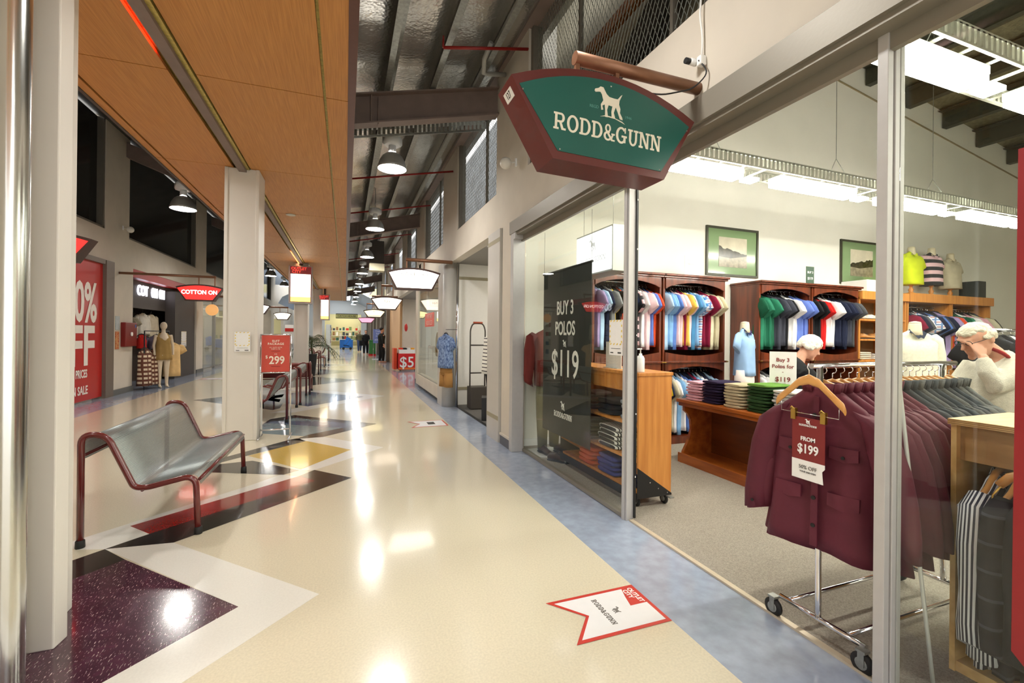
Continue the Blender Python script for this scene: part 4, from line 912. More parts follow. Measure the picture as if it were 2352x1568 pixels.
for i, (x, z, mm, nm_) in enumerate([(8.5, 1.83, wl_, 'white lace-up shoe on the top honey coloured shelf'), (8.75, 1.83, wl_, 'second white lace-up shoe from the left on the top honey shelf'), (9.0, 1.83, wl_, 'third white lace-up shoe from the left on the top honey shelf'), (8.55, 1.49, mat('tan_leather', (206, 150, 84), .5, noise=.2), 'tan shoe on the middle honey coloured shelf'), (8.85, 1.49, mat('tan_leather'), 'right hand tan shoe on the middle honey coloured shelf')]):
    shoe('shoe', x, 5.36, z, mm, nm_, 'shoes on the honey shelves', rz=pi+.9)
def folded(name, x, y, z, wx, wy, h, m, label, group, parent=None, rz=0):
    """folded jumper: rounded slab with a folded front roll"""
    mb = MB(); R = []; n = 14
    for q in (-.5, -.46, -.25, 0, .25, .46, .5):
        k = 1 if abs(q) < .4 else (.93 if abs(q) < .48 else .72); ring_ = []
        for i in range(n):
            a = 2*pi*i/n; c, s_ = cos(a), sin(a)
            ring_.append((wx*q, wy/2*k*(abs(c)**.45)*(1 if c > 0 else -1), h/2+h/2*k*(abs(s_)**.6)*(1 if s_ > 0 else -1)*(1+.08*sin(q*11+a))))
        R.append(ring_)
    mb.loft(R); o = mb.build(name, m); o.location = (x, y, z); o.rotation_euler = (0, 0, rz)
    return tag(o, label, 'jumper', group)
def stack(x, y, z, n, cols, cname, where, group, wx=.34, wy=.27, h=.032, rz=0, noun='jumper'):
    rnd = random.Random(int(x*91+y*37)); base = None
    for i in range(n):
        c = cols[i % len(cols)] if not isinstance(cols, bpy.types.Material) else cols
        lab = '%s folded %s, %s from stack bottom, %s' % (cname, noun, ORD[i], where)
        o = folded('folded_'+noun, x+rnd.uniform(-.006, .006), y+rnd.uniform(-.006, .006), z+i*(h+.0006), wx, wy, h, c, lab, group, rz=rz+rnd.uniform(-.03, .03)) if base is None else base.copy()
        if base is not None:
            COL.objects.link(o); o.location = (x+rnd.uniform(-.008, .008), y+rnd.uniform(-.008, .008), z+i*(h+.0006)); o['label'] = lab; o['group'] = group; o.rotation_euler = (0, 0, rz+rnd.uniform(-.07, .07)); o.scale = (rnd.uniform(.95, 1.04), rnd.uniform(.94, 1.03), 1); recolor(o, c)
        base = base or o
kn = lambda nm_, c: mat('knit_'+nm_, c, .9, noise=.12, nscale=40, spec=.2, bump=.25, bscale=150)
G1 = 'folded jumpers on the honey shelves'
stack(8.5, 5.3, 1.13, 4, kn('cream', (224, 218, 200)), 'cream', 'on the third honey shelf', G1, .3, .3); stack(8.9, 5.3, 1.13, 3, kn('white', (232, 230, 224)), 'white', 'on the third honey shelf', G1, .3, .3)
stack(9.15, 5.3, 1.49, 2, kn('fawn', (190, 160, 116)), 'fawn', 'on the middle honey shelf', G1, .24, .3)
for i, (x0, x1) in enumerate(((9.42, 10.72), (10.75, 12.05))):
    t_ = thing('oak_rail_unit', (0, 0, 0), 'honey oak hanging unit below the %s of the dressed torsos' % ('yellow and striped' if i == 0 else 'beige one'), 'cabinet', 'oak hanging units')
    g = MB(); g.box(x0, x0+.04, 5.05, 5.58, 0, 2.16); g.box(x1-.04, x1, 5.05, 5.58, 0, 2.16); g.build('side_panels', oak, t_); MB().box(x0-.01, x1+.01, 5.0, 5.58, 2.16, 2.32).build('top_panel', oak, t_, bevel=.005)
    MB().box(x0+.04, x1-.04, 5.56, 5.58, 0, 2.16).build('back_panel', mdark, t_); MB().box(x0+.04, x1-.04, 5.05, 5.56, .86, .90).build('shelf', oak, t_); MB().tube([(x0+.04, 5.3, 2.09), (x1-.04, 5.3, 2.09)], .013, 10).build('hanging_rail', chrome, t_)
row(9.48, 10.68, 5.3, 2.09, ['burgundy', 'navy', 'dark grey', 'pale blue', 'white', ('blue checked', plaid), 'navy', 'mid blue', 'charcoal', 'black', 'navy', 'lilac'], 'oak rail below the yellow torso', 'shirts on the oak rails', noun='shirt', sc=1.25)
row(10.80, 12.0, 5.3, 2.09, ['orange red', 'lilac', 'dark green', 'emerald green', 'white', 'pink', 'pink', 'pink', 'black', 'beige', 'black'], 'oak rail below the beige torso', 'shirts on the oak rails', noun='shirt', sc=1.25)
# dressed torsos
skinf = mat('cream_mannequin_cloth', (226, 214, 186), .7, noise=.04)
def torso(x, y, z, m, label, L=.66, hw=.25, stand='wood', rz=0, cm=None, sleeve='short', base_z=None, legs=None, ht=.12, sc=1, neck=None):
    t_ = thing('dressed_torso', (x, y, z), label, 'mannequin', 'dressed display torsos', rz)
    mb = garment_mesh(L, hw, ht, sleeve, .12, 4, -.12, shoulder=.11)
    mb.v = [(a*sc, b_*sc, c*sc) for a, b_, c in mb.v]; mb.build('shirt', m, t_)
    cmb = collar_mb(); cmb.v = [(a*sc, b_*1.5*sc, c*sc) for a, b_, c in cmb.v]; cmb.build('collar', cm or m, t_)
    g = MB(); g.lathe((0, 0, 0), [(.07*sc, -.06), (.062*sc, .0), (.058*sc, .06*sc), (.055*sc, .075*sc)], 16); g.lathe((0, 0, 0), [(.056*sc, .075*sc), (.05*sc, .09*sc), (.01, .1*sc)], 16); g.build('neck', neck or skinf, t_)
    if legs:
        g = MB(); R = [ring(0, 0, -L*sc+.08, hw*.8*sc, ht*sc), ring(0, 0, -L*sc-.08, hw*.82*sc, ht*1.05*sc), ring(0, 0, -L*sc-.25, hw*.72*sc, ht*.9*sc)]; g.loft(R); g.build('trousers', legs, t_)
    if base_z is not None:
        zb = base_z-z; g = MB()
        g.lathe((0, 0, 0), [(.12, zb), (.12, zb+.02), (.07, zb+.03), (.03, zb+.06), (.045, zb+.10), (.022, zb+.14), (.022, -L*sc-.03), (.04, -L*sc-.01), (.04, -L*sc+.1)], 16); g.build('wooden_stand', oak, t_)
    return t_
torso(9.95, 5.28, 3.13, fab((216, 230, 40)), 'yellow polo on a display torso, left of three above the oak rail', .62, base_z=2.32, hw=.27)
torso(10.65, 5.32, 3.17, stripes('navy_pink_bands', [(236, 196, 204), (36, 40, 44)], 2, 7), 'pink and black striped polo on a display torso, middle of three', .64, base_z=2.32, hw=.25)
torso(11.35, 5.36, 3.12, fab((206, 196, 170)), 'beige polo on a display torso, right of three above the oak rail', .62, base_z=2.32, hw=.26)
tag(MB().box(11.95-.22, 12.13-.12, 5.1, 5.4, 2.32, 2.66).build('speaker_box', mat('dark_green_black_box', (40, 46, 44), .5, noise=.05), bevel=.006), 'square black box on top of the oak unit, right of the beige torso', 'box')
torso(5.28, 4.78, 1.62, fab((150, 184, 224)), 'pale blue polo on a standing torso between the two dark cabinets', .66, hw=.2, ht=.105, base_z=0.0, cm=fab((40, 40, 84)), legs=fab((238, 226, 220)), rz=.35)
t_ = torso(6.07, 3.18, 1.60, kn('ivory', (226, 222, 204)), 'ivory jumper over a navy collar on a torso behind the garment rail', .70, hw=.245, sleeve='long', base_z=0, cm=fab((46, 54, 74)), rz=-.35, legs=fab((60, 60, 70)))
# pictures
def picture(x0, x1, z0, z1, label, seed):
    t_ = thing('framed_picture', (0, 0, 0), label, 'picture', 'green matted pictures'); y = 5.6; f = .035
    g = MB(); g.box(x0, x1, y-.03, y, z1-f, z1); g.box(x0, x1, y-.03, y, z0, z0+f); g.box(x0, x0+f, y-.03, y, z0+f, z1-f); g.box(x1-f, x1, y-.03, y, z0+f, z1-f); g.build('frame', mat('olive_frame', (62, 62, 46), .35, noise=.1), t_)
    MB().box(x0+f, x1-f, y-.012, y, z0+f, z1-f).build('green_mat', mat('sage_mat', (132, 158, 116), .15, noise=.02, coat=.6), t_)
    w_ = x1-x0; h = z1-z0; a, b_ = x0+w_*.24, x1-w_*.22; c, d = z0+h*.19, z1-h*.2
    MB().box(a, b_, y-.014, y-.012, c, d).build('photo_print', mat('sepia_sky_%d' % seed, (214, 206, 184), .2, noise=.25, nscale=3), t_)
    rnd = random.Random(seed); g = MB(); k = 14; pts = [(a, y-.0155, c)]
    for i in range(k+1): q = i/k; pts.append((a+(b_-a)*q, y-.0155, c+(d-c)*(.42+.22*(q if seed == 1 else 1-q)*(1)+.07*rnd.random())))
    pts.append((b_, y-.0155, c)); g.prism(pts, (0, .0015, 0)); g.build('dark_hills', mat('dark_photo_tone', (70, 64, 48), .2, noise=.5, nscale=14), t_)
    g = MB(); g.prism([(a, y-.017, c), (a, y-.017, c+(d-c)*.34), (a+(b_-a)*.4, y-.017, c+(d-c)*.30), (b_, y-.017, c+(d-c)*.40), (b_, y-.017, c)], (0, .0015, 0)); g.build('pale_foreground', mat('pale_photo_tone', (160, 150, 126), .2, noise=.4, nscale=12), t_)
picture(5.34, 6.44, 2.48, 3.27, 'framed photograph with a sage green mount, left one, above the pastel polos', 2)
picture(8.46, 9.62, 2.50, 3.31, 'framed photograph with a sage green mount, right one, by the sliding door post', 1)
# price cards
dp = mat('dark_print'); rp = mat('maroon_print', (130, 36, 34), .6)
def card(x, y, z, wd, h, m, lines, pm_, label, rz=0):
    t_ = thing('price_card', (x, y, z), label, 'price card', None, rz); MB().box(-wd/2, wd/2, 0, .006, 0, h).build('card', m, t_)
    MB().box(-wd*.35, wd*.35, -.03, .04, 0, .006).build('foot', mat('clear_acrylic', (226, 228, 226), .2), t_)
    for s_, sz_, zz in lines: text(s_, sz_, pm_, (0, -.002, h*zz), parent=t_, bold=.0008)
    return t_
gcard = mat('bottle_green_card', (58, 84, 66), .5, noise=.04)
card(7.1, 5.16, 2.36, .18, .30, gcard, [('BUY 3', .05, .68), ('$119', .06, .35)], white, 'small green price card standing on the green polo cabinet')
card(4.65, 5.16, 2.36, .2, .3, white, [('Buy 3', .04, .8), ('Polos for', .035, .62), ('$119', .05, .3)], mat('pale_print', (214, 204, 196), .6), 'faint white price card standing on the pastel polo cabinet')
card(8.9, 5.12, 2.50, .24, .28, white, [('$40', .07, .4)], mat('pink_print', (226, 150, 160), .6), 'white price card standing on the white box by the door post')
tag(MB().box(8.28, 9.2, 5.02, 5.45, 2.301, 2.50).build('storage_box', white, bevel=.01), 'long white box on top of the shoe shelves', 'box')
# light box hung over the window display
t_ = thing('light_box_sign', (0, 0, 0), 'white glowing box sign hung inside the shop window, facing the walkway', 'light box')
MB().box(2.70, 2.95, 4.16, 4.97, 2.21, 2.71).build('housing', mat('pale_grey_housing', (196, 200, 194), .45, noise=.03), t_)
MB().box(2.690, 2.70, 4.18, 4.95, 2.23, 2.69).build('lit_face', mat('lightbox_face', (255, 255, 255), .4, emit=(255, 255, 255), es=1.0), t_)
fg = mat('soft_grey_print', (170, 172, 168), .6, emit=(150, 150, 150), es=.9)
slab_text('RODD&GUNN', .062, fg, (2.688, 4.56, 2.38), (0, -1, 0), (0, 0, 1), t_, gap=.04); dog(.13, fg, (2.688, 4.56, 2.53), (0, -1, 0), (0, 0, 1), t_)
for yy in (4.25, 4.9): MB().tube([(2.76, yy, 2.71), (2.76, yy, 3.28)], .003, 4).build('wire', galv, t_)
# black banner behind the glass
t_ = thing('window_banner', (0, 0, 0), 'tall black hanging banner with white price lettering inside the left shop window', 'banner')
MB().box(2.29, 2.296, 3.905, 5.045, .36, 2.235).build('banner_cloth', mat('black_green_fabric', (26, 32, 28), .7, noise=.1, nscale=5), t_)
MB().tube([(2.293, 3.89, 2.24), (2.293, 5.06, 2.24)], .012, 8).build('top_rail', black, t_)
for yy in (3.91, 5.04): MB().tube([(2.293, yy, 2.25), (2.293, yy, 2.76)], .0025, 4).build('wire', galv, t_)
bw_ = mat('white_banner_print', (240, 240, 236), .6)
def bt(s_, size, z, **k): return text(s_, size, bw_, (2.287, 4.47, z), right=(0, -1, 0), parent=t_, **k)
bt('BUY 3', .215, 1.80, xs=.72, bold=.004); bt('POLOS', .215, 1.57, xs=.72, bold=.004); bt('$119', .42, 1.17, xs=.78, bold=.004); slab_text('RODD&GUNN', .062, bw_, (2.287, 4.50, .60), (0, -1, 0), (0, 0, 1), t_, gap=.03, xs=.8)
dog(.07, bw_, (2.287, 4.47, 1.40), (0, -1, 0), (0, 0, 1), t_); dog(.085, bw_, (2.287, 4.50, .70), (0, -1, 0), (0, 0, 1), t_)
notice('window_notice', (2.166, 3.275, 1.485), (0, -1, 0), .2, .30, 'white notice with yellow dashes stuck inside the left shop window')
# ---- trolley display
t_ = thing('display_trolley', (0, 0, 0), 'oak display trolley on castors with black base behind the left shop window', 'display trolley')
x0, x1, y0, y1 = 2.385, 2.735, 3.25, 4.72
MB().box(x0-.01, x1+.01, y0-.01, y1+.01, 1.15, 1.18).build('top_panel', oak, t_, bevel=.003)
MB().prism([(x0, y0, .30), (x1, y0, .095), (x1, y0, 1.15), (x0, y0, 1.15)], (0, .022, 0)).build('end_panel', oak, t_)
MB().prism([(x0, y1, .30), (x1, y1, .095), (x1, y1, 1.15), (x0, y1, 1.15)], (0, -.022, 0)).build('end_panel', oak, t_)
MB().box(x0+.005, x0+.02, y0+.022, y1-.022, 1.0, 1.15).build('header_board', oak, t_)
MB().box(x1-.03, x1-.01, y0+.022, y1-.022, .13, .95).build('back_board', oakd, t_)
for z in (.70, .39): MB().box(x0+.01, x1-.03, y0+.022, y1-.022, z, z+.025).build('shelf', oak, t_)
MB().box(x0+.01, x1-.03, y0+.022, y1-.022, .125, .15).build('shelf', oak, t_)
for yy in (y0-.004, y1): MB().prism([(x0-.01, yy, .36), (x0-.01, yy, .09), (x1+.005, yy, .09), (x1+.005, yy, .105)], (0, .004, 0)).build('base_plate', black, t_)
MB().box(x0-.012, x0-.004, y0, y1, .06, .135).build('base_skirt', black, t_)
for a, b_ in ((.35, .22), (.6, .16), (.88, .115)): MB().lathe((x0+(x1-x0)*a, y0-.007, b_), [(.005, 0), (.005, .003)], 8, axis='y').build('screw', chrome, t_)
def castor(x, y, r, parent, name='castor'):
    c_ = MB().lathe((x-.012, y, r), [(r*.5, 0), (r, .003), (r, .021), (r*.5, .024)], 18, axis='x').build(name, rubber, parent)
    MB().lathe((x-.014, y, r), [(r*.55, 0), (r*.55, .028)], 14, axis='x').build('wheel_hub', galv, c_)
    g = MB(); g.box(x-.018, x-.014, y-.015, y+.012, r*.8, r*2.1); g.box(x+.014, x+.018, y-.015, y+.012, r*.8, r*2.1); g.box(x-.02, x+.02, y-.02, y+.02, r*2.05, r*2.3); g.build('fork', galv, c_)
    return c_
for x, y in ((2.70, 3.30), (2.42, 3.32), (2.42, 4.66), (2.70, 4.66)): castor(x, y, .046, t_)
MB().box(2.69, 2.73, 3.2, 3.26, .075, .083).build('brake_lever', galv, t_)
zeb = stripes('zebra_knit', [(236, 236, 230), (34, 34, 40)], 0, 38); GT = 'folded clothes on the oak trolley'
stack(2.55, 3.45, .725, 4, kn('denim_grey', (136, 148, 162)), 'blue grey', 'on the top trolley shelf', GT, .25, .30, .045)
stack(2.55, 3.84, .725, 3, kn('black', (34, 32, 36)), 'black', 'on the top trolley shelf', GT, .25, .32, .05); stack(2.55, 4.25, .725, 4, kn('brown', (70, 48, 42)), 'dark brown', 'on the top trolley shelf', GT, .25, .32, .045)
stack(2.54, 3.78, .415, 5, zeb, 'black and white striped', 'on the middle trolley shelf', GT, .27, .36, .042); stack(2.54, 3.42, .415, 4, mat('green_leaf_cloth', (190, 186, 110), .8, noise=1, c2=(60, 66, 40), nscale=45), 'green patterned', 'on the middle trolley shelf', GT, .25, .25, .042)
stack(2.54, 4.22, .415, 4, kn('olive', (92, 90, 60)), 'olive', 'on the middle trolley shelf', GT, .25, .3, .042)
stack(2.54, 3.80, .151, 4, kn('cobalt', (52, 66, 140)), 'cobalt blue', 'on the bottom trolley shelf', GT, .27, .34, .045); stack(2.54, 4.2, .151, 4, kn('rust', (196, 84, 44)), 'rust orange', 'on the bottom trolley shelf', GT, .27, .32, .045); stack(2.54, 3.43, .151, 4, kn('navy_dark', (40, 44, 66)), 'navy', 'on the bottom trolley shelf', GT, .25, .26, .045)
t_ = thing('card_stand', (2.5, 3.82, 1.18), 'blank white card stand on the oak trolley top', 'sign stand'); MB().box(-.003, .003, -.135, .135, 0, .26).build('card', white, t_); MB().box(-.04, .04, -.12, .12, 0, .006).build('foot', mat('clear_acrylic'), t_)
t_ = thing('pump_bottle', (2.45, 3.32, 1.18), 'white hand sanitiser pump bottle on the end of the oak trolley', 'bottle')
MB().lathe((0, 0, 0), [(.034, 0), (.036, .01), (.036, .12), (.028, .14), (.014, .15), (.014, .165)], 16).build('bottle_body', white, t_); g = MB(); g.lathe((0, 0, 0), [(.006, .165), (.006, .2), (.012, .2), (.012, .212)], 10); g.box(-.045, .0, -.006, .006, .2, .212); g.build('pump', white, t_)
# ---- window mannequin behind the banner
t_ = thing('mannequin', (2.44, 5.20, 0), 'mannequin in a maroon jacket, olive trousers and brown shoes behind the black banner', 'mannequin')
tm = fab((120, 116, 84)); mj = fab((106, 44, 40))
for s_ in (-1, 1):
    g = MB(); g.loft([ring(s_*.08, 0, .08, .055, .06, 16), ring(s_*.085, 0, .45, .07, .075, 16), ring(s_*.08, 0, .75, .085, .09, 16), ring(s_*.05, 0, .95, .10, .11, 16)]); g.build('trouser_leg', tm, t_)
g = garment_mesh(.72, .24, .12, 'long', .15, 3, -.1); g.v = [(a, b_, c+1.58) for a, b_, c in g.v]; g.build('jacket', mj, t_)
MB().lathe((0, 0, 0), [(.07, 1.5), (.055, 1.6), (.05, 1.66), (.01, 1.67)], 16).build('neck', skinf, t_)
MB().box(-.2, .2, -.22, .2, .004, .016).build('base_plate', mat('clear_acrylic'), t_)
bs = mat('dark_brown_leather', (58, 38, 28), .3, noise=.2, coat=.4)
for dx, dy, s_ in ((-.10, -.05, 'left'), (.10, -.10, 'right')): shoe('shoe', 2.44+dx, 5.30+dy, .017, bs, 'dark brown leather shoe under the %s leg of the window mannequin' % s_, 'mannequin shoes', rz=pi+.15, lace=black)
for dx in (0, .12): shoe('shoe', 2.3+dx, 4.92-.03, .005, bs, 'brown shoe on the carpet by the window, %s the trolley' % ('farther from' if dx == 0 else 'nearer'), 'shoes by the window', rz=pi+.6, lace=black)
# ---- display table
t_ = thing('display_table', (0, 0, 0), 'long orange brown display table with scrolled ends carrying folded jumpers', 'table')
x0, x1, y0, y1 = 3.80, 4.62, 2.35, 4.30
MB().box(x0-.06, x1+.06, y0-.05, y1+.07, .715, .755).build('table_top', oakd, t_, bevel=.008); MB().box(x0-.04, x1+.04, y0-.03, y1+.05, .675, .715).build('moulding_strip', oakd, t_, bevel=.006)
for yy in (y0, y1-.035):
    L_ = [(x0-.02, .675), (x0-.02, .62), (x0+.03, .58), (x0+.075, .50), (x0+.085, .40), (x0+.06, .30), (x0+.02, .22), (x0-.03, .14), (x0-.05, .0)]
    pts = [(a, yy, z) for a, z in L_]+[(x1+x0-a, yy, z) for a, z in L_[::-1]]
    MB().prism(pts, (0, .035, 0)).build('scrolled_end', oakd, t_)
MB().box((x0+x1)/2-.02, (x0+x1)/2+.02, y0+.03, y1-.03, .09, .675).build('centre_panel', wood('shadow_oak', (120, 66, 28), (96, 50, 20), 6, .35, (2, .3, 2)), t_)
MB().box(x0-.02, x1+.02, y0-.02, y1+.02, .0, .09).build('plinth', oakd, t_, bevel=.006); MB().box(x0-.045, x0-.02, y0-.03, y1+.05, .0, .115).build('front_rail', oakd, t_, bevel=.006)
SG = 'folded jumpers on the display table'; X_ = 3.97
for y, n, nm_, c in ((4.16, 7, 'pink', (224, 172, 188)), (3.90, 8, 'dark navy', (42, 32, 60)), (3.60, 8, 'stone beige', (190, 178, 146)), (3.30, 8, 'dark green', (40, 66, 34)), (3.01, 7, 'pale grey', (176, 174, 170)), (2.72, 6, 'magenta', (150, 36, 96))):
    stack(X_, y, .755, n, kn(nm_.replace(' ', '_'), c), nm_, 'on the display table', SG, .33, .265, .031)
tag(folded('folded_jumper', X_, 3.30, .755+8*.0316, .33, .26, .03, kn('leaf_green', (104, 148, 66)), 'x', SG), 'leaf green folded jumper topping the dark green stack on the display table', 'jumper', SG)
tag(folded('folded_jumper', X_, 3.01, .755+7*.0316, .33, .26, .028, kn('off_white', (222, 218, 208)), 'x', SG), 'off white folded jumper topping the pale grey stack on the display table', 'jumper', SG)
for y, n, nm_, c in ((4.1, 5, 'burgundy', (90, 30, 50)), (3.80, 6, 'charcoal', (60, 58, 62)), (3.0, 5, 'blue', (70, 84, 160)), (2.7, 5, 'white', (230, 228, 224))):
    stack(4.40, y, .755, n, kn(nm_+'_b', c), nm_, 'on the far side of the display table', SG, .33, .265, .031)
card(4.16, 3.30, .755, .235, .60, white, [('Buy 3', .052, .86), ('Polos for', .052, .75), ('-', .04, .66), ('$119', .066, .53)], rp, 'tall white price card saying three polos for 119 on the display table', rz=-.95)
# ---- rolling rack
t_ = thing('garment_rack', (0, 0, 0), 'chrome rolling garment rack in the shop doorway carrying maroon coats', 'clothes rack')
xa, xb, ya, yb_ = 2.21, 3.24, 1.37, 1.715
for x in (xa, xb): MB().tube([(x, ya-.04, .11), (x, yb_+.04, .11)], .013, 10).build('end_bar', chrome, t_)
for y in (1.405, 1.70): MB().tube([(xa, y, .12), (xb, y, .12)], .011, 10).build('long_bar', chrome, t_)
for x, s_ in ((xa, 1), (xb, -1)):
    MB().tube(smooth_path([(x, 1.55, .115), (x-.0*s_, 1.55, .2), (x+.012*s_, 1.56, .34), (x+.012*s_, 1.56, 1.36)], .06), .014, 12).build('upright', chrome, t_)
MB().tube([(2.16, 1.56, 1.36), (3.36, 1.56, 1.36)], .0135, 12).build('top_rail', chrome, t_)
for x, y in ((2.185, 1.775), (2.185, 1.33), (3.24, 1.775), (3.24, 1.33)):
    castor(x, y, .047, t_)
for i in range(22):
    if i % 2 == 0: pass
coat_f = mat('maroon_coat_cloth', (100, 38, 54), .65, noise=.15, nscale=6, spec=.35, bump=.35, bscale=9)
darkj = [mat('charcoal_wool', (58, 62, 66), .85, noise=.2, nscale=60), mat('grey_tweed', (96, 98, 96), .9, noise=.4, nscale=90), mat('slate_wool', (46, 54, 60), .85, noise=.2, nscale=60)]
hwood = wood('hanger_wood', (222, 164, 92), (204, 142, 70), 8, .3, (.3, 2, 2), coat=.4)
def coat(name, x, L, m, label, group, seed, rot, detail=False, hw=.245, y=1.56, z=1.36):
    t_ = thing(name, (x, y, z-.100), label, 'coat', group, rot)
    n = 36 if detail else 24; rnd = random.Random(seed); ph = rnd.random()*6; ht = .032 if not detail else .055; kt = 1 if detail else .62
    mb = MB(); rows = [(.0, .060, .04), (-.025, .085, .042), (-.06, hw*.52, .045), (-.10, hw*.74, .048), (-.15, hw*.92, .05), (-.21, hw*.93, ht), (-.30, hw*.90, ht)]
    for i in range(1, 10):
        q = i/9; rows.append((-.30-(L-.30)*q, hw*(.90+.26*q+.015*sin(ph+q*6)), ht*(1+.5*q)))
    mb.loft([ring(0, 0, zz, a, b_*(kt if zz < -.03 else 1), n, min(1, max(0, (-zz-.18)/.4))*.32, ph+zz*1.1, 5) for zz, a, b_ in rows], 0, True)
    mb.build('coat_body', m, t_)
    for s_ in (-1, 1):
        ps = [(s_*hw*.74, -.115, .05, .045), (s_*hw*.97, -.175, .072, .055), (s_*hw*1.12, -.31, .080, .058), (s_*hw*1.24, -.46, .076, .056), (s_*hw*1.32, -.60, .070, .05), (s_*hw*1.33, -.70, .068, .048)]; rs = []
        for x_, zz, w_, tt in ps:
            rs.append([(x_+w_*cos(2*pi*i/16), -.01*kt+tt*kt*sin(2*pi*i/16)*(1+.18*sin(3*2*pi*i/16+zz*14)), zz-s_*cos(2*pi*i/16)*w_*.35) for i in range(16)])
        g = MB(); g.loft(rs, 0, True); sl = g.build('sleeve', m, t_)
        if detail:
            x_, zz = s_*hw*1.25, -.665; MB().lathe((x_+s_*.02, -.062, zz), [(.008, 0), (.008, .004)], 10, axis='y').build('cuff_button', rubber, sl)
    g = MB()                                    # stand collar and lapels
    R1 = [(.085*cos(a), .055*sin(a), 0) for a in [radians(-70+320*k/12) for k in range(13)]]
    for k in range(12):
        a_, b_ = R1[k], R1[k+1]; g.add([(a_[0], a_[1], -.03), (b_[0], b_[1], -.03), (b_[0]*1.12, b_[1]*1.12, .018), (a_[0]*1.12, a_[1]*1.12, .018)], [(0, 1, 2, 3)], 0, True)
    cb = g.build('collar', m, t_); so = cb.modifiers.new('t', 'SOLIDIFY'); so.thickness = .006
    if detail:
        g = MB(); g.prism([(-.012, -.062, -.05), (.012, -.062, -.05), (.02, -.088, -L+.02), (-.014, -.088, -L+.02)], (0, .01, 0)); g.build('front_placket', m, t_)
        for k in range(5): MB().lathe((.0, -.080-.002*k, -.14-.135*k), [(.010, 0), (.010, .005)], 12, axis='y').build('button', rubber, t_)
        for s_ in (-1, 1):
            MB().prism([(s_*.06, -.067, -.28), (s_*.18, -.060, -.28), (s_*.18, -.060, -.335), (s_*.12, -.064, -.35), (s_*.06, -.067, -.335)], (0, .012, 0)).build('pocket_flap', m, t_)
            MB().prism([(s_*.06, -.080, -.50), (s_*.19, -.072, -.50), (s_*.19, -.074, -.56), (s_*.12, -.080, -.575), (s_*.06, -.082, -.56)], (0, .014, 0)).build('pocket_flap', m, t_)
            MB().lathe((s_*.12, -.071, -.325), [(.008, 0), (.008, .004)], 10, axis='y').build('button', rubber, t_)
    hm_ = hanger_mb(.19, .011); hm_.v = [(a*.88, b_, c*1.25-.012) for a, b_, c in hm_.v]; hm_.build('hanger', hwood, t_); hook_mb().build('hook', chrome, t_)
    return t_
CG = 'coats on the rolling rack'
coat('long_coat', 2.245, .80, coat_f, 'front maroon coat with buttons facing the walkway at the rack end', CG, 1, -pi/2+.16, True)
for k in range(1, 8):
    coat('long_coat', 2.25+k*.062, .82+.02*(k % 3), coat_f, 'maroon coat on the rolling rack, %s from the walkway end' % ORD[k], CG, k+1, -pi/2+.08*sin(k*2.1)+.34)
for k in range(8):
    coat('wool_jacket', 2.76+k*.058, .76+.02*(k % 2), darkj[(k*2) % 3], 'dark grey wool jacket on the rolling rack, %s from the maroon coats' % ORD[k], 'wool jackets on the rolling rack', k+20, -pi/2+.08*sin(k*1.7)+.36)
for k in range(2): coat('long_coat', 3.235+k*.062, .78, darkj[1], 'pale tweed jacket at the far end of the rolling rack, %s' % ('inner one' if k == 0 else 'outermost'), 'wool jackets on the rolling rack', k+40, -pi/2)
# price poster clipped to a wooden hanger on the rack end
t_ = thing('poster_hanger', (2.135, 1.553, 1.29), 'wooden clip hanger with a maroon and white price poster on the rack end', 'hanger', None, -pi/2)
g = MB(); g.loft([[(x+0, d*cos(a)*.7-.0, z+h*sin(a)) for a in [2*pi*k/10 for k in range(10)]] for x, z, d, h in ((-.172, -.128, .012, .016), (-.165, -.112, .014, .022), (-.10, -.055, .013, .020), (-.05, -.010, .013, .022), (0, .006, .013, .026), (.05, -.010, .013, .022), (.10, -.055, .013, .020), (.165, -.112, .014, .022), (.172, -.128, .012, .016))]); g.build('hanger_body', hwood, t_)
MB().tube([(0, 0, .02), (0, 0, .05), (.0, -.012, .065), (0, -.006, .082), (0, .008, .078)], .0025, 6).build('hook', chrome, t_)
MB().tube([(-.145, 0, -.10), (-.145, 0, -.165), (.145, 0, -.165), (.145, 0, -.10)], .0022, 6, ).build('clip_bar', chrome, t_)
for x in (-.075, .075):
    g = MB(); g.box(x-.012, x+.012, -.010, -.004, -.20, -.145); g.box(x-.012, x+.012, .002, .008, -.20, -.145); g.tube([(x-.014, -.012, -.15), (x, -.02, -.135), (x+.014, -.012, -.15)], .003, 6); g.build('clip', brass, t_)
mp_ = mat('maroon_poster', (128, 36, 36), .5, noise=.03)
MB().prism([(-.083, -.003, -.185), (.083, -.003, -.185), (.083, -.003, -.395), (-.083, -.003, -.395)], (0, .002, 0)).build('poster_top', mp_, t_)
MB().prism([(-.083, -.003, -.395), (.083, -.003, -.395), (.083, -.003, -.415), (.070, -.003, -.43), (.072, -.003, -.455), (.076, -.003, -.49), (-.083, -.003, -.49)], (0, .002, 0)).build('poster_bottom', white, t_)
def pt(s_, sz_, z, m_, **k): return text(s_, sz_, m_, (0, -.0045, z), parent=t_, **k)
pt('FROM', .028, -.290, white, bold=.0008); pt('$199', .062, -.340, white, bold=.0012, xs=.85); pt('50% OFF', .026, -.430, mat('grey_print', (120, 116, 112), .6), xs=.95); pt('YOUR 2ND ITEM', .011, -.452, mat('grey_print'))
dog(.022, white, (0, -.0045, -.205), (1, 0, 0), (0, 0, 1), t_); slab_text('RODD&GUNN', .0095, white, (0, -.0045, -.222), (1, 0, 0), (0, 0, 1), t_)
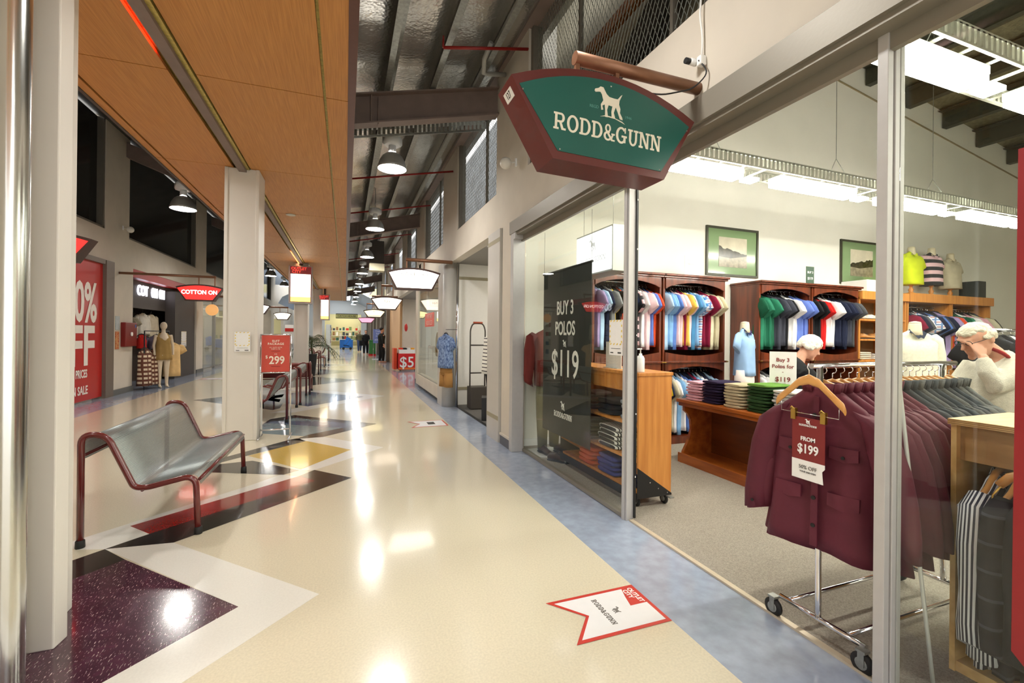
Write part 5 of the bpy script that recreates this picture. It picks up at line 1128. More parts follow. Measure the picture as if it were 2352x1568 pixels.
# ---- leaning rod by the door post
tag(MB().tube([(2.30, 1.279, 1.56), (2.30, 1.272, 1.40), (2.30, 1.247, 1.17), (2.30, 1.20, .72), (2.30, 1.16, .35), (2.30, 1.125, .02)], .0075, 10).build('metal_rod', mat('white_painted_rod', (206, 208, 204), .35, .3, noise=.04)), 'thin pale rod leaning beside the right sliding door post', 'rod')
# ---- red poster on right glass
t_ = thing('window_poster', (0, 0, 0), 'red poster on the right hand shop glass at the photo edge', 'poster')
MB().prism([(2.160, .838, 2.155), (2.160, .845, .43), (2.160, .79, .37), (2.160, .2, .37), (2.160, .2, 2.155)], (.004, 0, 0)).build('red_sheet', mat('deep_red_poster', (150, 30, 36), .4, noise=.04), t_)
# ---- plywood gondola with shirts
t_ = thing('plywood_gondola', (0, 0, 0), 'plywood display unit with an open front behind the right shop glass', 'display unit')
x0, x1, y0, y1 = 2.59, 3.08, .30, 1.215
MB().box(x0-.01, x1+.01, y0, y1+.008, 1.115, 1.14).build('top_panel', ply, t_); g = MB(); 
for zz in (1.119, 1.127, 1.134): g.box(x0-.0108, x0-.0098, y0, y1+.008, zz, zz+.003)
g.build('ply_edge_lines', mat('dark_ply_line', (140, 104, 60), .6), t_)
MB().box(x0, x1, y1-.02, y1, 0, 1.115).build('side_panel', ply, t_); MB().box(x0, x1, y0, y0+.02, 0, 1.115).build('side_panel', ply, t_)
MB().box(x0+.03, x0+.05, y0+.02, y1-.02, .955, 1.115).build('header_board', wood('darker_ply', (176, 138, 88), (156, 118, 70), 6, .5, (3, .4, 3)), t_); MB().box(x1-.02, x1, y0+.02, y1-.02, .02, 1.115).build('back_panel', wood('darker_ply'), t_)
MB().box(x0+.01, x1-.02, y0+.02, y1-.02, .0, .05).build('base_panel', ply, t_); MB().tube([(2.72, y0+.02, 1.0), (2.72, y1-.02, 1.0)], .012, 10).build('hanging_rail', chrome, t_)
tartan = stripes('dark_tartan', [(38, 40, 48)]*4+[(34, 36, 42)]*4+[(72, 78, 88)], 2, 9)
nt = tartan.node_tree
strp = stripes('navy_white_shirting', [(222, 226, 232), (34, 38, 56)], 1, 75)
for k, (y, m_, lab) in enumerate([(1.10, strp, 'navy and white striped long sleeved shirt in the plywood unit, nearest the door post'), (1.02, tartan, 'dark checked shirt hanging behind the striped one in the plywood unit'), (.93, fab((40, 42, 48)), 'plain charcoal shirt in the plywood unit beside the checked one'), (.84, tartan, 'dark checked shirt in the plywood unit nearest the red poster')]):
    o = thing('long_sleeved_shirt', (2.72, y, .905), lab, 'shirt', 'shirts in the plywood unit', -.06*k+.05)
    garment_mesh(.80, .20, .032, 'long', .5, k+9, .05).build('fabric_body', m_, o); collar_mb().build('collar', m_, o); hanger_mb(.2, .012).build('hanger', hwood, o); hook_mb().build('hook', chrome, o)
t_ = thing('striped_shirt', (2.51, 1.06, .80), 'striped shirt sleeve and cuff hung on a wooden hanger in front of the plywood unit', 'shirt', None, -pi/2)
g = MB(); R = []
for x, z, w_, tt in ((-.02, .0, .075, .03), (-.015, -.05, .072, .03), (-.005, -.06, .062, .028), (.01, -.15, .062, .03), (.045, -.28, .058, .03), (.05, -.34, .055, .03), (.03, -.42, .056, .032), (.0, -.52, .055, .035), (-.01, -.64, .05, .035)): R.append([(x+w_*cos(2*pi*i/14), tt*sin(2*pi*i/14), z+(.02*cos(2*pi*i/14) if z > -.1 else 0)) for i in range(14)])
g.loft(R, 0, True); g.build('sleeve', stripes('fine_navy_white_stripe', [(226, 230, 236), (34, 38, 56)], 0, 85), t_)
hg = MB(); hg.tube([(.03, .02, .10), (.06, .03, .14), (.12, .06, .18), (.17, .10, .26)], [.016, .018, .014, .012], 8); hg.build('hanger', hwood, t_); MB().tube([(.02, .0, .0), (.02, 0, .06), (.04, .01, .10)], .004, 6).build('clip', brass, t_)
# ---- goods behind the man
t_ = thing('low_shelf_unit', (0, 0, 0), 'low oak shelf unit behind the man in the pale jumper', 'shelf unit')
MB().box(5.9, 7.2, 2.05, 2.75, .88, .92).build('top_panel', oak, t_)
for x in (5.9, 6.55, 7.17): MB().box(x, x+.03, 2.05, 2.75, 0, .88).build('side_panel', oak, t_)
MB().box(5.93, 7.17, 2.72, 2.75, 0, .88).build('back_panel', mdark, t_)
stack(6.1, 2.3, .92, 6, kn('dk_navy', (40, 42, 60)), 'dark navy', 'on the low oak shelf unit', 'folded clothes behind the man', .3, .3, .035); stack(6.45, 2.3, .92, 5, kn('denim', (120, 124, 150)), 'faded denim', 'on the low oak shelf unit', 'folded clothes behind the man', .3, .3, .035); stack(6.8, 2.35, .92, 5, kn('pale_grey', (176, 174, 170)), 'pale grey', 'on the low oak shelf unit', 'folded clothes behind the man', .3, .3, .035)
t_ = thing('garment_rack', (0, 0, 0), 'black garment rack of dark clothes in the far right of the shop', 'clothes rack')
MB().tube([(7.2, 3.1, 1.62), (8.9, 3.1, 1.62)], .015, 8).build('top_rail', chrome, t_)
for x in (7.2, 8.9): MB().tube([(x, 3.1, .0), (x, 3.1, 1.62)], .015, 8).build('upright', black, t_)
row(7.3, 8.8, 3.1, 1.62, ['black', 'charcoal', 'black', 'white', 'dark grey', 'black', 'pink', 'black', 'navy', 'charcoal'], 'far right rack', 'shirts on the far right rack', noun='shirt', sc=1.05)

# ================================================================== PEOPLE
skin = mat('skin', (214, 160, 134), .5, noise=.08, nscale=9, spec=.4)
white_hair = mat('white_hair', (232, 226, 206), .8, noise=.15, nscale=30, bump=.6, bscale=60)
def remesh(o, v):
    m_ = o.modifiers.new('r', 'REMESH'); m_.mode = 'VOXEL'; m_.voxel_size = v; m_.use_smooth_shade = True
    s_ = o.modifiers.new('s', 'SMOOTH'); s_.factor = .5; s_.iterations = 2
def head(mb, c, f, up, r=.095):
    """head facing f: skull, jaw, nose, brow, ears"""
    f, up = V(f).normalized(), V(up).normalized(); s_ = f.cross(up).normalized(); up = s_.cross(f).normalized(); c = V(c)
    R = []
    for h, wf, wb, ws in ((-1.30, .30, .10, .22), (-1.18, .62, .20, .42), (-.95, .86, .40, .62), (-.7, .92, .55, .74), (-.4, .96, .78, .80), (0, .96, .98, .84), (.35, .98, 1.02, .86), (.65, .88, .95, .80), (.9, .62, .72, .60), (1.05, .30, .38, .32), (1.10, .05, .08, .06)):
        R.append([c+up*h*r+f*(cos(a)*(wf if cos(a) > 0 else wb)*r)+s_*(sin(a)*ws*r) for a in [2*pi*k/18 for k in range(18)]])
    mb.loft(R)
    mb.tube([c+f*r*.93+up*r*.22, c+f*r*1.05+up*r*-.05, c+f*r*1.20-up*r*.28, c+f*r*.96-up*r*.38], [r*.10, r*.12, r*.16, r*.10], 8)      # nose
    mb.tube([c+f*r*.86+s_*r*.5+up*r*.32, c+f*r*.98+up*r*.30, c+f*r*.86-s_*r*.5+up*r*.32], r*.10, 8)                                    # brow
    mb.tube([c+f*r*.88+s_*r*.22-up*r*.62, c+f*r*.99-up*r*.60, c+f*r*.88-s_*r*.22-up*r*.62], r*.075, 8)                                 # lips
    mb.tube([c+f*r*.84-up*r*.74+s_*.2*r, c+f*r*.93-up*r*.74, c+f*r*.84-up*r*.74-s_*.2*r], r*.07, 8)
    mb.ball(c+f*r*.80-up*r*1.05, r*.24, 10)                                                                                           # chin
    for q in (1, -1): mb.loft([[c+s_*q*r*(.80+.10*j)+f*(r*(-.12+.17*cos(a))-j*r*.06)+up*r*(-.05+.28*sin(a)) for a in [2*pi*k/10 for k in range(10)]] for j in (0, 1, 1.6)])
    return f, up, s_
def hand(mb, w_, d, n_, curl=.5, s=1.0):
    """wrist w_, direction d along the fingers, n_ palm normal"""
    d, n_ = V(d).normalized(), V(n_).normalized(); s_ = d.cross(n_).normalized(); w_ = V(w_)
    R = []
    for q, wd, th in ((0, .026, .020), (.03, .036, .016), (.06, .042, .014), (.085, .041, .012)): R.append([w_+d*q*s+s_*cos(a)*wd*s+n_*sin(a)*th*s for a in [2*pi*k/12 for k in range(12)]])
    mb.loft(R)
    for i, (o_, L_) in enumerate(((-.031, .066), (-.011, .076), (.011, .072), (.030, .056))):
        p = w_+d*.082*s+s_*o_*s; a = 0; pts = [p]
        for j, seg in enumerate((.42, .33, .25)):
            a += curl*(.6+.3*j); pts.append(pts[-1]+(d*cos(a)+n_*sin(a))*L_*seg*s)
        mb.tube(pts, [.0092*s, .0088*s, .0082*s, .0070*s], 8)
    p = w_+d*.02*s-s_*.024*s; mb.tube([p, p+(d*.55-s_*.7+n_*.3).normalized()*.038*s, p+(d*.8-s_*.45+n_*.5).normalized()*.068*s, p+(d*.95-s_*.3+n_*.6).normalized()*.09*s], [.014*s, .012*s, .010*s, .008*s], 8)
def person_at(px, depth):
    r_ = (px-1176)/1029.2*depth; return V((.9372*r_+.3486*depth, -.3486*r_+.9372*depth, 0))
# --- man
P0 = person_at(2280, 3.2); f = V((-.9372, .3486, 0)); sd = V((-.3486, -.9372, 0))      # sd points to the viewer
def L_(a, z, s_=0, P=P0): return P+f*a+sd*s_+V((0, 0, z))
body = MB()
hu = V((.42, 0, .90)); hf = f*.92-V((0, 0, .40)); upv = (V((0, 0, 1))*.92+f*.38)
F_, U2, S2 = head(body, L_(.115, 1.50), hf, upv, .098)
body.tube([L_(-.04, 1.33), L_(.0, 1.40), L_(.06, 1.45)], [.085, .062, .055], 12)
body.tube([L_(.06, .86), L_(.04, 1.0), L_(.0, 1.15), L_(-.03, 1.28), L_(-.03, 1.36)], [.13, .14, .145, .14, .08], 14)
for s_ in (1, -1):
    sh = L_(-.04, 1.31, .17*s_)
    if s_ > 0: el, wr_ = L_(.205, 1.19, .20), L_(.175, 1.385, .10)
    else: el, wr_ = L_(.12, 1.06, -.20), L_(.30, 1.13, -.10)
    body.tube([sh, sh.lerp(el, .5), el, el.lerp(wr_, .5), wr_], [.055, .05, .043, .037, .027], 12)
    hand(body, wr_, (L_(.19, 1.50, .04)-wr_) if s_ > 0 else f-V((0, 0, .2)), -sd*s_, .75)
    body.tube([L_(.05, .88, .09*s_), L_(.07, .50, .10*s_), L_(.04, .09, .10*s_)], [.085, .06, .045], 12)
    body.tube([L_(.0, .07, .10*s_), L_(.20, .05, .11*s_)], [.045, .04], 10)
man = body.build('person', skin); remesh(man, .0065); tag(man, 'white haired person in glasses and pale grey jumper with hands raised to the face', 'person')
sw_ = MB(); sw_.tube([L_(.04, .93), L_(.035, .97), L_(.03, 1.06), L_(-.0, 1.17), L_(-.035, 1.27), L_(-.05, 1.345), L_(-.025, 1.385)], [.155, .172, .178, .178, .165, .125, .085], 20)
for s_ in (1, -1):
    sh = L_(-.045, 1.30, .15*s_)
    if s_ > 0: el, wr_ = L_(.205, 1.19, .20), L_(.18, 1.365, .105)
    else: el, wr_ = L_(.12, 1.06, -.20), L_(.28, 1.12, -.11)
    sw_.tube([sh, sh.lerp(el, .5), el, el.lerp(wr_, .45), wr_], [.090, .078, .066, .056, .040], 14)
j = sw_.build('jumper', kn('light_grey', (206, 202, 188)), man); remesh(j, .012)
tr_ = MB()
for s_ in (1, -1): tr_.tube([L_(.05, .96, .07*s_), L_(.06, .80, .09*s_), L_(.07, .50, .10*s_), L_(.04, .10, .10*s_)], [.12, .105, .085, .07], 14)
tr_.tube([L_(.05, .86), L_(.045, .99)], [.145, .15], 16); j = tr_.build('trousers', fab((96, 104, 116)), man); remesh(j, .014)
sh_m = MB()
for s_ in (1, -1): sh_m.tube([L_(-.03, .055, .10*s_), L_(.05, .06, .10*s_), L_(.16, .045, .11*s_), L_(.22, .04, .11*s_)], [.045, .05, .045, .032], 12)
j = sh_m.build('shoes', bs, man); remesh(j, .01)
hc = L_(.115, 1.50); hr = .098; h = MB()
for k in range(260):
    rnd = random.Random(k); a = rnd.uniform(0, 2*pi); e = rnd.uniform(-.15, 1.5); dv = (F_*cos(a)*cos(e)+S2*sin(a)*cos(e)+U2*sin(e))
    if cos(a) > .25 and e < .62: continue
    if abs(sin(a)) > .75 and e < .15: continue
    k1 = 1.0+.06*rnd.random(); h.ball(hc+(F_*cos(a)*cos(e)*.98+S2*sin(a)*cos(e)*.84+U2*sin(e)*1.06)*hr*k1, .017+.006*rnd.random(), 8)
remesh(h.build('hair', white_hair, man), .006)
gl = MB()
for q in (1, -1):
    cc = hc+F_*hr*1.02+S2*q*hr*.40+U2*hr*.12; gl.tube([cc+S2*.024*cos(t)+U2*.018*sin(t) for t in [2*pi*k/14 for k in range(14)]], .0022, 5, closed=True, caps=False)
    gl.tube([cc+S2*q*.024, hc+F_*hr*.55+S2*q*hr*.90+U2*hr*.14, hc-F_*hr*.10+S2*q*hr*.92+U2*hr*.12], .0022, 5)
gl.tube([hc+F_*hr*1.10+S2*.012+U2*hr*.14, hc+F_*hr*1.10-S2*.012+U2*hr*.14], .002, 5); gl.build('glasses', black, man)
cr_ = MB(); cr_.tube([L_(.005+.085*cos(t), 1.395+.055*cos(t), .088*sin(t)) for t in [2*pi*k/18 for k in range(18)]], .012, 8, closed=True, caps=False); cr_.build('red_collar', fab((150, 30, 36)), man)
# --- woman leaning over the table side
P1 = person_at(1850, 4.75); g_ = V((.9372, -.3486, 0)); sv = V((-.3486, -.9372, 0))
def W_(a, z, s_=0): return P1+g_*a+sv*s_+V((0, 0, z))
body = MB(); hf = g_*.93+sv*.12-V((0, 0, .52)); F_, U2, S2 = head(body, W_(.045, 1.405), hf, V((0, 0, 1))*.85+g_*.52, .098)
body.tube([W_(-.10, 1.22), W_(-.05, 1.30), W_(0, 1.36)], [.075, .055, .05], 12)
body.tube([W_(-.12, .72), W_(-.13, .90), W_(-.12, 1.05), W_(-.11, 1.17), W_(-.09, 1.25)], [.13, .13, .125, .12, .07], 14)
for s_ in (1, -1):
    sh = W_(-.10, 1.18, .15*s_); el = W_(.06, .98, .19*s_); wr_ = W_(.29, 1.03-.05*(s_ < 0), .13*s_)
    body.tube([sh, sh.lerp(el, .5), el, el.lerp(wr_, .5), wr_], [.05, .044, .038, .033, .024], 12); hand(body, wr_, g_-V((0, 0, .15)), V((0, 0, -1)), .35, .95)
    body.tube([W_(-.12, .78, .08*s_), W_(-.10, .42, .09*s_), W_(-.12, .08, .09*s_)], [.085, .06, .045], 12); body.tube([W_(-.15, .06, .09*s_), W_(.04, .045, .10*s_)], [.04, .035], 10)
wm = body.build('person', skin); remesh(wm, .0075); tag(wm, 'person with short white hair and black top leaning forward behind the display table', 'person')
tp = MB(); tp.tube([W_(-.12, .72), W_(-.13, .92), W_(-.125, 1.06), W_(-.12, 1.17), W_(-.105, 1.235), W_(-.08, 1.262)], [.155, .155, .152, .15, .115, .075], 20)
for s_ in (1, -1):
    sh = W_(-.11, 1.17, .13*s_); el = W_(.06, .98, .19*s_); wr_ = W_(.24, 1.022-.05*(s_ < 0), .14*s_); tp.tube([sh, sh.lerp(el, .5), el, wr_], [.08, .066, .055, .04], 14)
j = tp.build('black_top', fab((34, 34, 36)), wm); remesh(j, .012)
tr_ = MB()
for s_ in (1, -1): tr_.tube([W_(-.12, .82, .07*s_), W_(-.10, .42, .09*s_), W_(-.12, .07, .09*s_)], [.12, .085, .07], 14)
j = tr_.build('trousers', fab((60, 60, 68)), wm); remesh(j, .014)
hc = W_(.045, 1.405); h = MB()
for k in range(330):
    rnd = random.Random(k+999); a = rnd.uniform(0, 2*pi); e = rnd.uniform(-.35, 1.55); dv = (F_*cos(a)*cos(e)+S2*sin(a)*cos(e)+U2*sin(e))
    if cos(a) > .35 and e < .55: continue
    if cos(a) > -.1 and e < .05: continue
    k1 = 1.03+.05*rnd.random(); h.ball(hc+(F_*cos(a)*cos(e)*.99+S2*sin(a)*cos(e)*.86+U2*sin(e)*1.08)*hr*k1, .020+.007*rnd.random(), 8)
remesh(h.build('hair', mat('bright_white_hair', (244, 240, 226), .8, noise=.1, nscale=30, bump=.6, bscale=60), wm), .007)
# --- small walking figures
def walker(x, y, face, label, top, legs, hair, H=1.74, step=.22, bag=False):
    f2 = V((sin(face), cos(face), 0)); s2 = V((f2.y, -f2.x, 0)); P = V((x, y, 0)); k = H/1.74
    def Q(a, z, s_=0): return P+f2*a*k+s2*s_*k+V((0, 0, z*k))
    b = MB(); head(b, Q(.02, 1.62), f2, V((0, 0, 1)), .095*k); b.tube([Q(0, 1.42), Q(.01, 1.52)], [.06, .05], 10); b.tube([Q(0, .92), Q(0, 1.1), Q(0, 1.32), Q(0, 1.44)], [.14, .13, .16, .08], 12)
    for s_ in (1, -1):
        st_ = step*s_; b.tube([Q(0, .92, .09*s_), Q(st_*.6+.03, .5, .09*s_), Q(st_, .09, .08*s_)], [.09, .065, .045], 10); b.tube([Q(st_-.04, .05, .08*s_), Q(st_+.18, .045, .08*s_)], [.045, .035], 8)
        b.tube([Q(0, 1.38, .19*s_), Q(-st_*.3-.03, 1.12, .23*s_), Q(-st_*.5+.05, .88, .22*s_)], [.055, .042, .03], 10); hand(b, Q(-st_*.5+.05, .88, .22*s_), V((0, 0, -1))+f2*.2, s2*-s_, .3, k)
    o = b.build('person', skin); remesh(o, .014); tag(o, label, 'person')
    t2 = MB(); t2.tube([Q(0, .90), Q(0, 1.1), Q(0, 1.32), Q(0, 1.45)], [.17, .165, .19, .09], 12)
    for s_ in (1, -1): st_ = step*s_; t2.tube([Q(0, 1.38, .16*s_), Q(-st_*.3-.03, 1.12, .23*s_), Q(-st_*.45+.03, .94, .22*s_)], [.08, .062, .05], 10)
    j = t2.build('top', fab(top), o); remesh(j, .02)
    t3 = MB()
    for s_ in (1, -1): st_ = step*s_; t3.tube([Q(0, .96, .08*s_), Q(st_*.6+.03, .5, .09*s_), Q(st_, .10, .08*s_)], [.12, .09, .065], 10)
    j = t3.build('trousers', fab(legs), o); remesh(j, .02)
    MB().ball(Q(-.01, 1.665), .098*k, 12, sc=(1, 1, .85)).build('hair', mat('hair_%d' % hair[0], hair, .8, noise=.2), o)
    if bag: tag(MB().box(x-.42, x-.20, y-.08, y+.08, .62, .95).build('shopping_bag', fab((30, 30, 34)), bevel=.02), 'dark bag carried by the person in black far down the mall', 'bag')
walker(1.06, 37.7, pi, 'person in olive top and jeans walking far down the mall, left of two', (104, 100, 76), (70, 84, 120), (120, 96, 76))
walker(1.36, 33.3, pi+.2, 'person in black clothes walking far down the mall beside the green bin', (30, 30, 34), (28, 28, 32), (30, 24, 20), 1.72, bag=True)
walker(1.72, 23.6, 1.2, 'dark dressed person standing at the far shop doorway behind the blue sign', (34, 36, 34), (26, 26, 28), (24, 20, 18), 1.8, .05)
# ================================================================== FARTHER SHOPS
# grey pier shop on the right (behind the first white fan sign)
pier = mat('grey_laminate_pier', (200, 196, 188), .5, 0, noise=.05, nscale=3); band = mat('khaki_band')
g = MB(); g.box(2.0, 2.2, 5.90, 6.44, 0, 2.98, 0); g.box(1.998, 2.0, 5.90, 6.44, 2.80, 2.86, 1); g.box(1.998, 2.0, 5.90, 6.44, .30, .36, 1); g.lathe((2.03, 9.24, 0), [(.14, 0), (.14, 2.98)], 24, 0); g.box(1.89, 2.2, 9.24, 9.72, 0, 2.98, 0); struct(g.build('wall_pier', [pier, band]))
tag(MB().lathe((2.16, 9.06, 0), [(.03, 0), (.03, 2.97)], 16).build('chrome_post', chrome), 'polished chrome post at the edge of the grey piered shop', 'post')
g = MB(); g.box(1.92, 2.1, 9.72, 13.1, .08, .36); g.box(1.94, 2.02, 9.72, 9.78, .36, 2.98); g.box(1.94, 2.02, 13.0, 13.1, .36, 2.98); g.box(1.96, 2.1, 9.72, 13.1, 2.86, 2.98); struct(g.build('trim_20', cream))
struct(MB().box(2.0, 2.1, 9.72, 13.1, 0, .08).build('trim_21', black)); pane(30, 9.78, 13.0, .37, 2.86, 1.97)
struct(MB().box(2.16, 2.21, 6.79, 9.1, 0, .01).build('trim_22', black))
t_ = thing('window_sticker', (0, 0, 0), 'salmon red sale sticker on the framed window glass at right', 'sticker'); MB().box(1.962, 1.966, 10.6, 11.85, 1.68, 2.02).build('sheet', mat('salmon_sheet', (226, 96, 84), .5, noise=.03), t_); text('FURTHER', .16, mat('pale_pink_print', (250, 200, 190), .6), (1.958, 11.2, 1.93), right=(0, -1, 0), parent=t_, xs=1.2); text('REDUCED', .16, mat('pale_pink_print'), (1.958, 11.2, 1.77), right=(0, -1, 0), parent=t_, xs=1.2)
def hung(name, x, y, z, m, label, L=.7, hw=.25, sleeve='short', rz=0, extra=None, ht=.1):
    t_ = thing(name, (x, y, z), label, 'shirt', None, rz); garment_mesh(L, hw, ht, sleeve, .3, 5, .05).build('fabric_body', m, t_); collar_mb().build('collar', m, t_); hanger_mb(.2).build('hanger', black, t_); hook_mb().build('hook', chrome, t_); return t_
t_ = hung('patterned_shirt', 1.90, 8.93, 1.50, mat('blue_dash_cloth', (150, 176, 214), .85, noise=1, c2=(60, 86, 140), nscale=38, stretch=(1, 1, .6)), 'blue patterned short sleeved shirt hung on the grey pier above tan shorts', .68, .24, ht=.09, rz=-1.3)
MB().tube([(0, .0, .09), (.08, .05, .09), (.2, .14, .09)], .006, 6).build('bracket_arm', black, t_)
t_ = thing('tan_shorts', (1.91, 8.93, .86), 'tan shorts hung below the blue patterned shirt', 'shorts', None, -1.3)
g = MB(); g.loft([ring(0, 0, .06, .15, .07), ring(0, 0, -.08, .18, .085), ring(0, 0, -.18, .185, .085)]); g.build('waist', fab((176, 130, 74)), t_)
for s_ in (-1, 1): MB().loft([ring(s_*.09, 0, -.14, .095, .08, 16), ring(s_*.10, 0, -.30, .10, .075, 16), ring(s_*.105, 0, -.42, .105, .08, 16)]).build('leg', fab((176, 130, 74)), t_)
t_ = thing('mannequin', (2.42, 7.55, 0), 'mannequin in a white striped shirt and black trousers inside the grey piered shop', 'mannequin', None, pi/2-.3)
g = garment_mesh(.78, .26, .13, 'short', .15, 6, .1); g.v = [(a*.95, b_, c+1.60) for a, b_, c in g.v]; g.build('striped_shirt', stripes('white_black_stripe', [(238, 236, 226), (238, 236, 226), (238, 236, 226), (52, 50, 56)], 2, 16), t_)
for s_ in (-1, 1): MB().loft([ring(s_*.08, 0, .10, .05, .06, 14), ring(s_*.09, 0, .5, .07, .075, 14), ring(s_*.07, 0, .9, .10, .11, 14)]).build('trouser_leg', fab((30, 30, 34)), t_)
MB().lathe((0, 0, 0), [(.07, 1.52), (.055, 1.62), (.05, 1.67), (.01, 1.68)], 14).build('neck', black, t_); MB().box(-.16, .16, -.16, .16, .004, .40).build('black_plinth', black, t_)
t_ = thing('clothes_stand', (0, 0, 0), 'tall black frame stand with a solid base in the grey piered shop', 'stand')
MB().tube(smooth_path([(2.36, 8.75, .45), (2.36, 8.75, 1.60), (2.41, 8.75, 1.72), (2.62, 8.75, 1.72), (2.67, 8.75, 1.60), (2.67, 8.75, .45)], .06), .014, 8).build('frame', dgrey, t_)
for z in (1.28, .72): MB().tube([(2.36, 8.75, z), (2.67, 8.75, z)], .014, 8).build('cross_bar', dgrey, t_)
MB().tube([(2.42, 8.75, 1.735), (2.61, 8.75, 1.735)], .02, 8).build('handle', mat('rust_handle', (176, 74, 40), .5), t_); MB().box(2.34, 2.69, 8.6, 8.9, .012, .45).build('base_block', dgrey, t_, bevel=.01)
for x, y, c, l in ((2.5, 10.4, (120, 118, 84), 'olive jacket'), (2.45, 11.2, (190, 170, 130), 'fawn shirt')):
    t_ = thing('mannequin', (x, y, 0), 'mannequin in %s behind the framed window glass' % ('an '+l if l[0] == 'o' else 'a '+l), 'mannequin'); g = garment_mesh(.75, .23, .12, 'long', .15, 6, .1); g.v = [(a, b_, cc+1.62) for a, b_, cc in g.v]; g.build('jacket', fab(c), t_)
    for s_ in (-1, 1): MB().loft([ring(s_*.08, 0, .08, .05, .06, 12), ring(s_*.09, 0, .5, .07, .075, 12), ring(s_*.07, 0, .9, .10, .11, 12)]).build('trouser_leg', fab((196, 184, 140)), t_)
    MB().lathe((0, 0, 0), [(.05, 1.58), (.05, 1.66), (.09, 1.72), (.10, 1.82), (.07, 1.90), (.01, 1.92)], 14).build('head', mat('glossy_black_head', (30, 30, 32), .3), t_); MB().box(-.17, .17, -.17, .17, .004, .05).build('base', white, t_)
tag(MB().lathe((2.35, 7.2, 2.985), [(.09, 0), (.09, -.006)], 16).build('downlight', dlm), 'round downlight in the grey soffit of the piered shop', 'downlight')
tag(MB().lathe((2.6, 10.6, 2.97), [(.12, 0), (.12, -.006)], 16).build('downlight', dlm), 'round downlight above the framed window display', 'downlight')
# discount bin
t_ = thing('discount_bin', (2.0, 18.3, 0), 'red sided bargain bin with a five dollar sign at the discount store', 'bin')
MB().box(0, .66, 0, .7, .06, .70).build('bin_body', mat('bright_red_card', (214, 30, 30), .45, noise=.03), t_); MB().box(-.01, .67, -.02, .0, .06, .64).build('front_sign', mat('bright_red_card'), t_)
text('$5', .60, white, (.32, -.03, .34), parent=t_, bold=.006, xs=.95); MB().box(0, .66, -.025, -.02, .08, .13).build('orange_strip', mat('orange_card', (240, 130, 40), .5), t_)
for x in (.05, .61): MB().box(x, x+.03, .02, .05, 0, .08).build('leg', dgrey, t_)
MB().box(.02, .64, .02, .68, .70, .86).build('white_rim', white, t_)
rnd = random.Random(3)
for k in range(8): tag(MB().box(0, .13, 0, .17, 0, .06).build('packet', fab([(230, 60, 40), (40, 40, 44), (236, 236, 232), (240, 170, 60)][k % 4]), loc=(2.04+.15*(k % 4), 18.34+.26*(k//4), .861)), 'small packet in the bargain bin, %s from the left of the %s row' % (ORD[k % 4], 'near' if k < 4 else 'rear'), 'packet', 'packets in the bargain bin')
tag(MB().box(1.84, 1.96, 18.6, 19.3, .05, .9).build('bin_display', mat('orange_red_card', (226, 76, 34), .5, noise=.1)), 'orange cardboard display left of the red bargain bin', 'display')
struct(MB().box(2.2, 2.3, 19.8, 24.5, 0, 2.98).build('wall_shopfront', mat('peach_pier', (222, 184, 140), .6, noise=.05)))
struct(MB().loft([[(2.3+2.2*sin(t), 19.6-.0*cos(t)+1.5*(1-cos(t)), z) for z in (0, 2.98)]+[(2.3+2.2*sin(t), 19.65+1.5*(1-cos(t)), z) for z in (2.98, 0)] for t in [k*.2 for k in range(8)]], smooth=False).build('wall_curved', cream))
tag(MB().ball((2.35, 18.9, 1.75), .14, 12, sc=(.5, 1, 1.2)).build('red_fire_bell', mat('red_enamel', (200, 36, 30), .4)), 'round red bell on the wall above the bargain bin', 'bell')
# blue sign stand, green bin
t_ = thing('sign_stand', (1.78, 27, 0), 'blue poster stand far down the right side of the walkway', 'sign stand')
MB().box(-.28, .28, 0, .02, .93, 1.74).build('poster', mat('periwinkle_poster', (122, 138, 206), .5, noise=.03), t_)
for i, (s_, z) in enumerate((('Trade', 1.62), ('Suits', 1.48), ('from', 1.34), ('60% off', 1.12))): text(s_, .13, mat('pale_blue_print', (214, 222, 250), .6), (0, -.004, z), parent=t_, bold=.002)
for x in (-.26, .26): MB().tube([(x, .01, .02), (x, .01, .93)], .012, 6).build('post', chrome, t_)
MB().box(-.32, .32, -.2, .22, 0, .02).build('base', mat('pale_base', (200, 204, 208), .4), t_)
t_ = thing('waste_bin', (1.69, 31.3, 0), 'green wheeled bin with a red base beside the walking people', 'bin'); MB().box(-.2, .2, -.2, .2, .12, .98).build('bin_body', mat('leaf_green_plastic', (56, 124, 60), .5, noise=.05), t_, bevel=.03); MB().box(-.23, .23, -.23, .23, 0, .12).build('base', mat('red_enamel'), t_); MB().box(-.22, .22, -.22, .22, .98, 1.06).build('lid', mat('leaf_green_plastic'), t_, bevel=.02)
# far right frontage piers
pm2 = mat('peach_pier'); g = MB()
for y in (24.4, 28.2, 32, 36, 40, 44, 48, 52): g.box(2.03, 2.2, y, y+.5, 0, 2.98)
struct(g.build('wall_piers', mat('taupe_pier', (120, 108, 96), .6, noise=.05)))
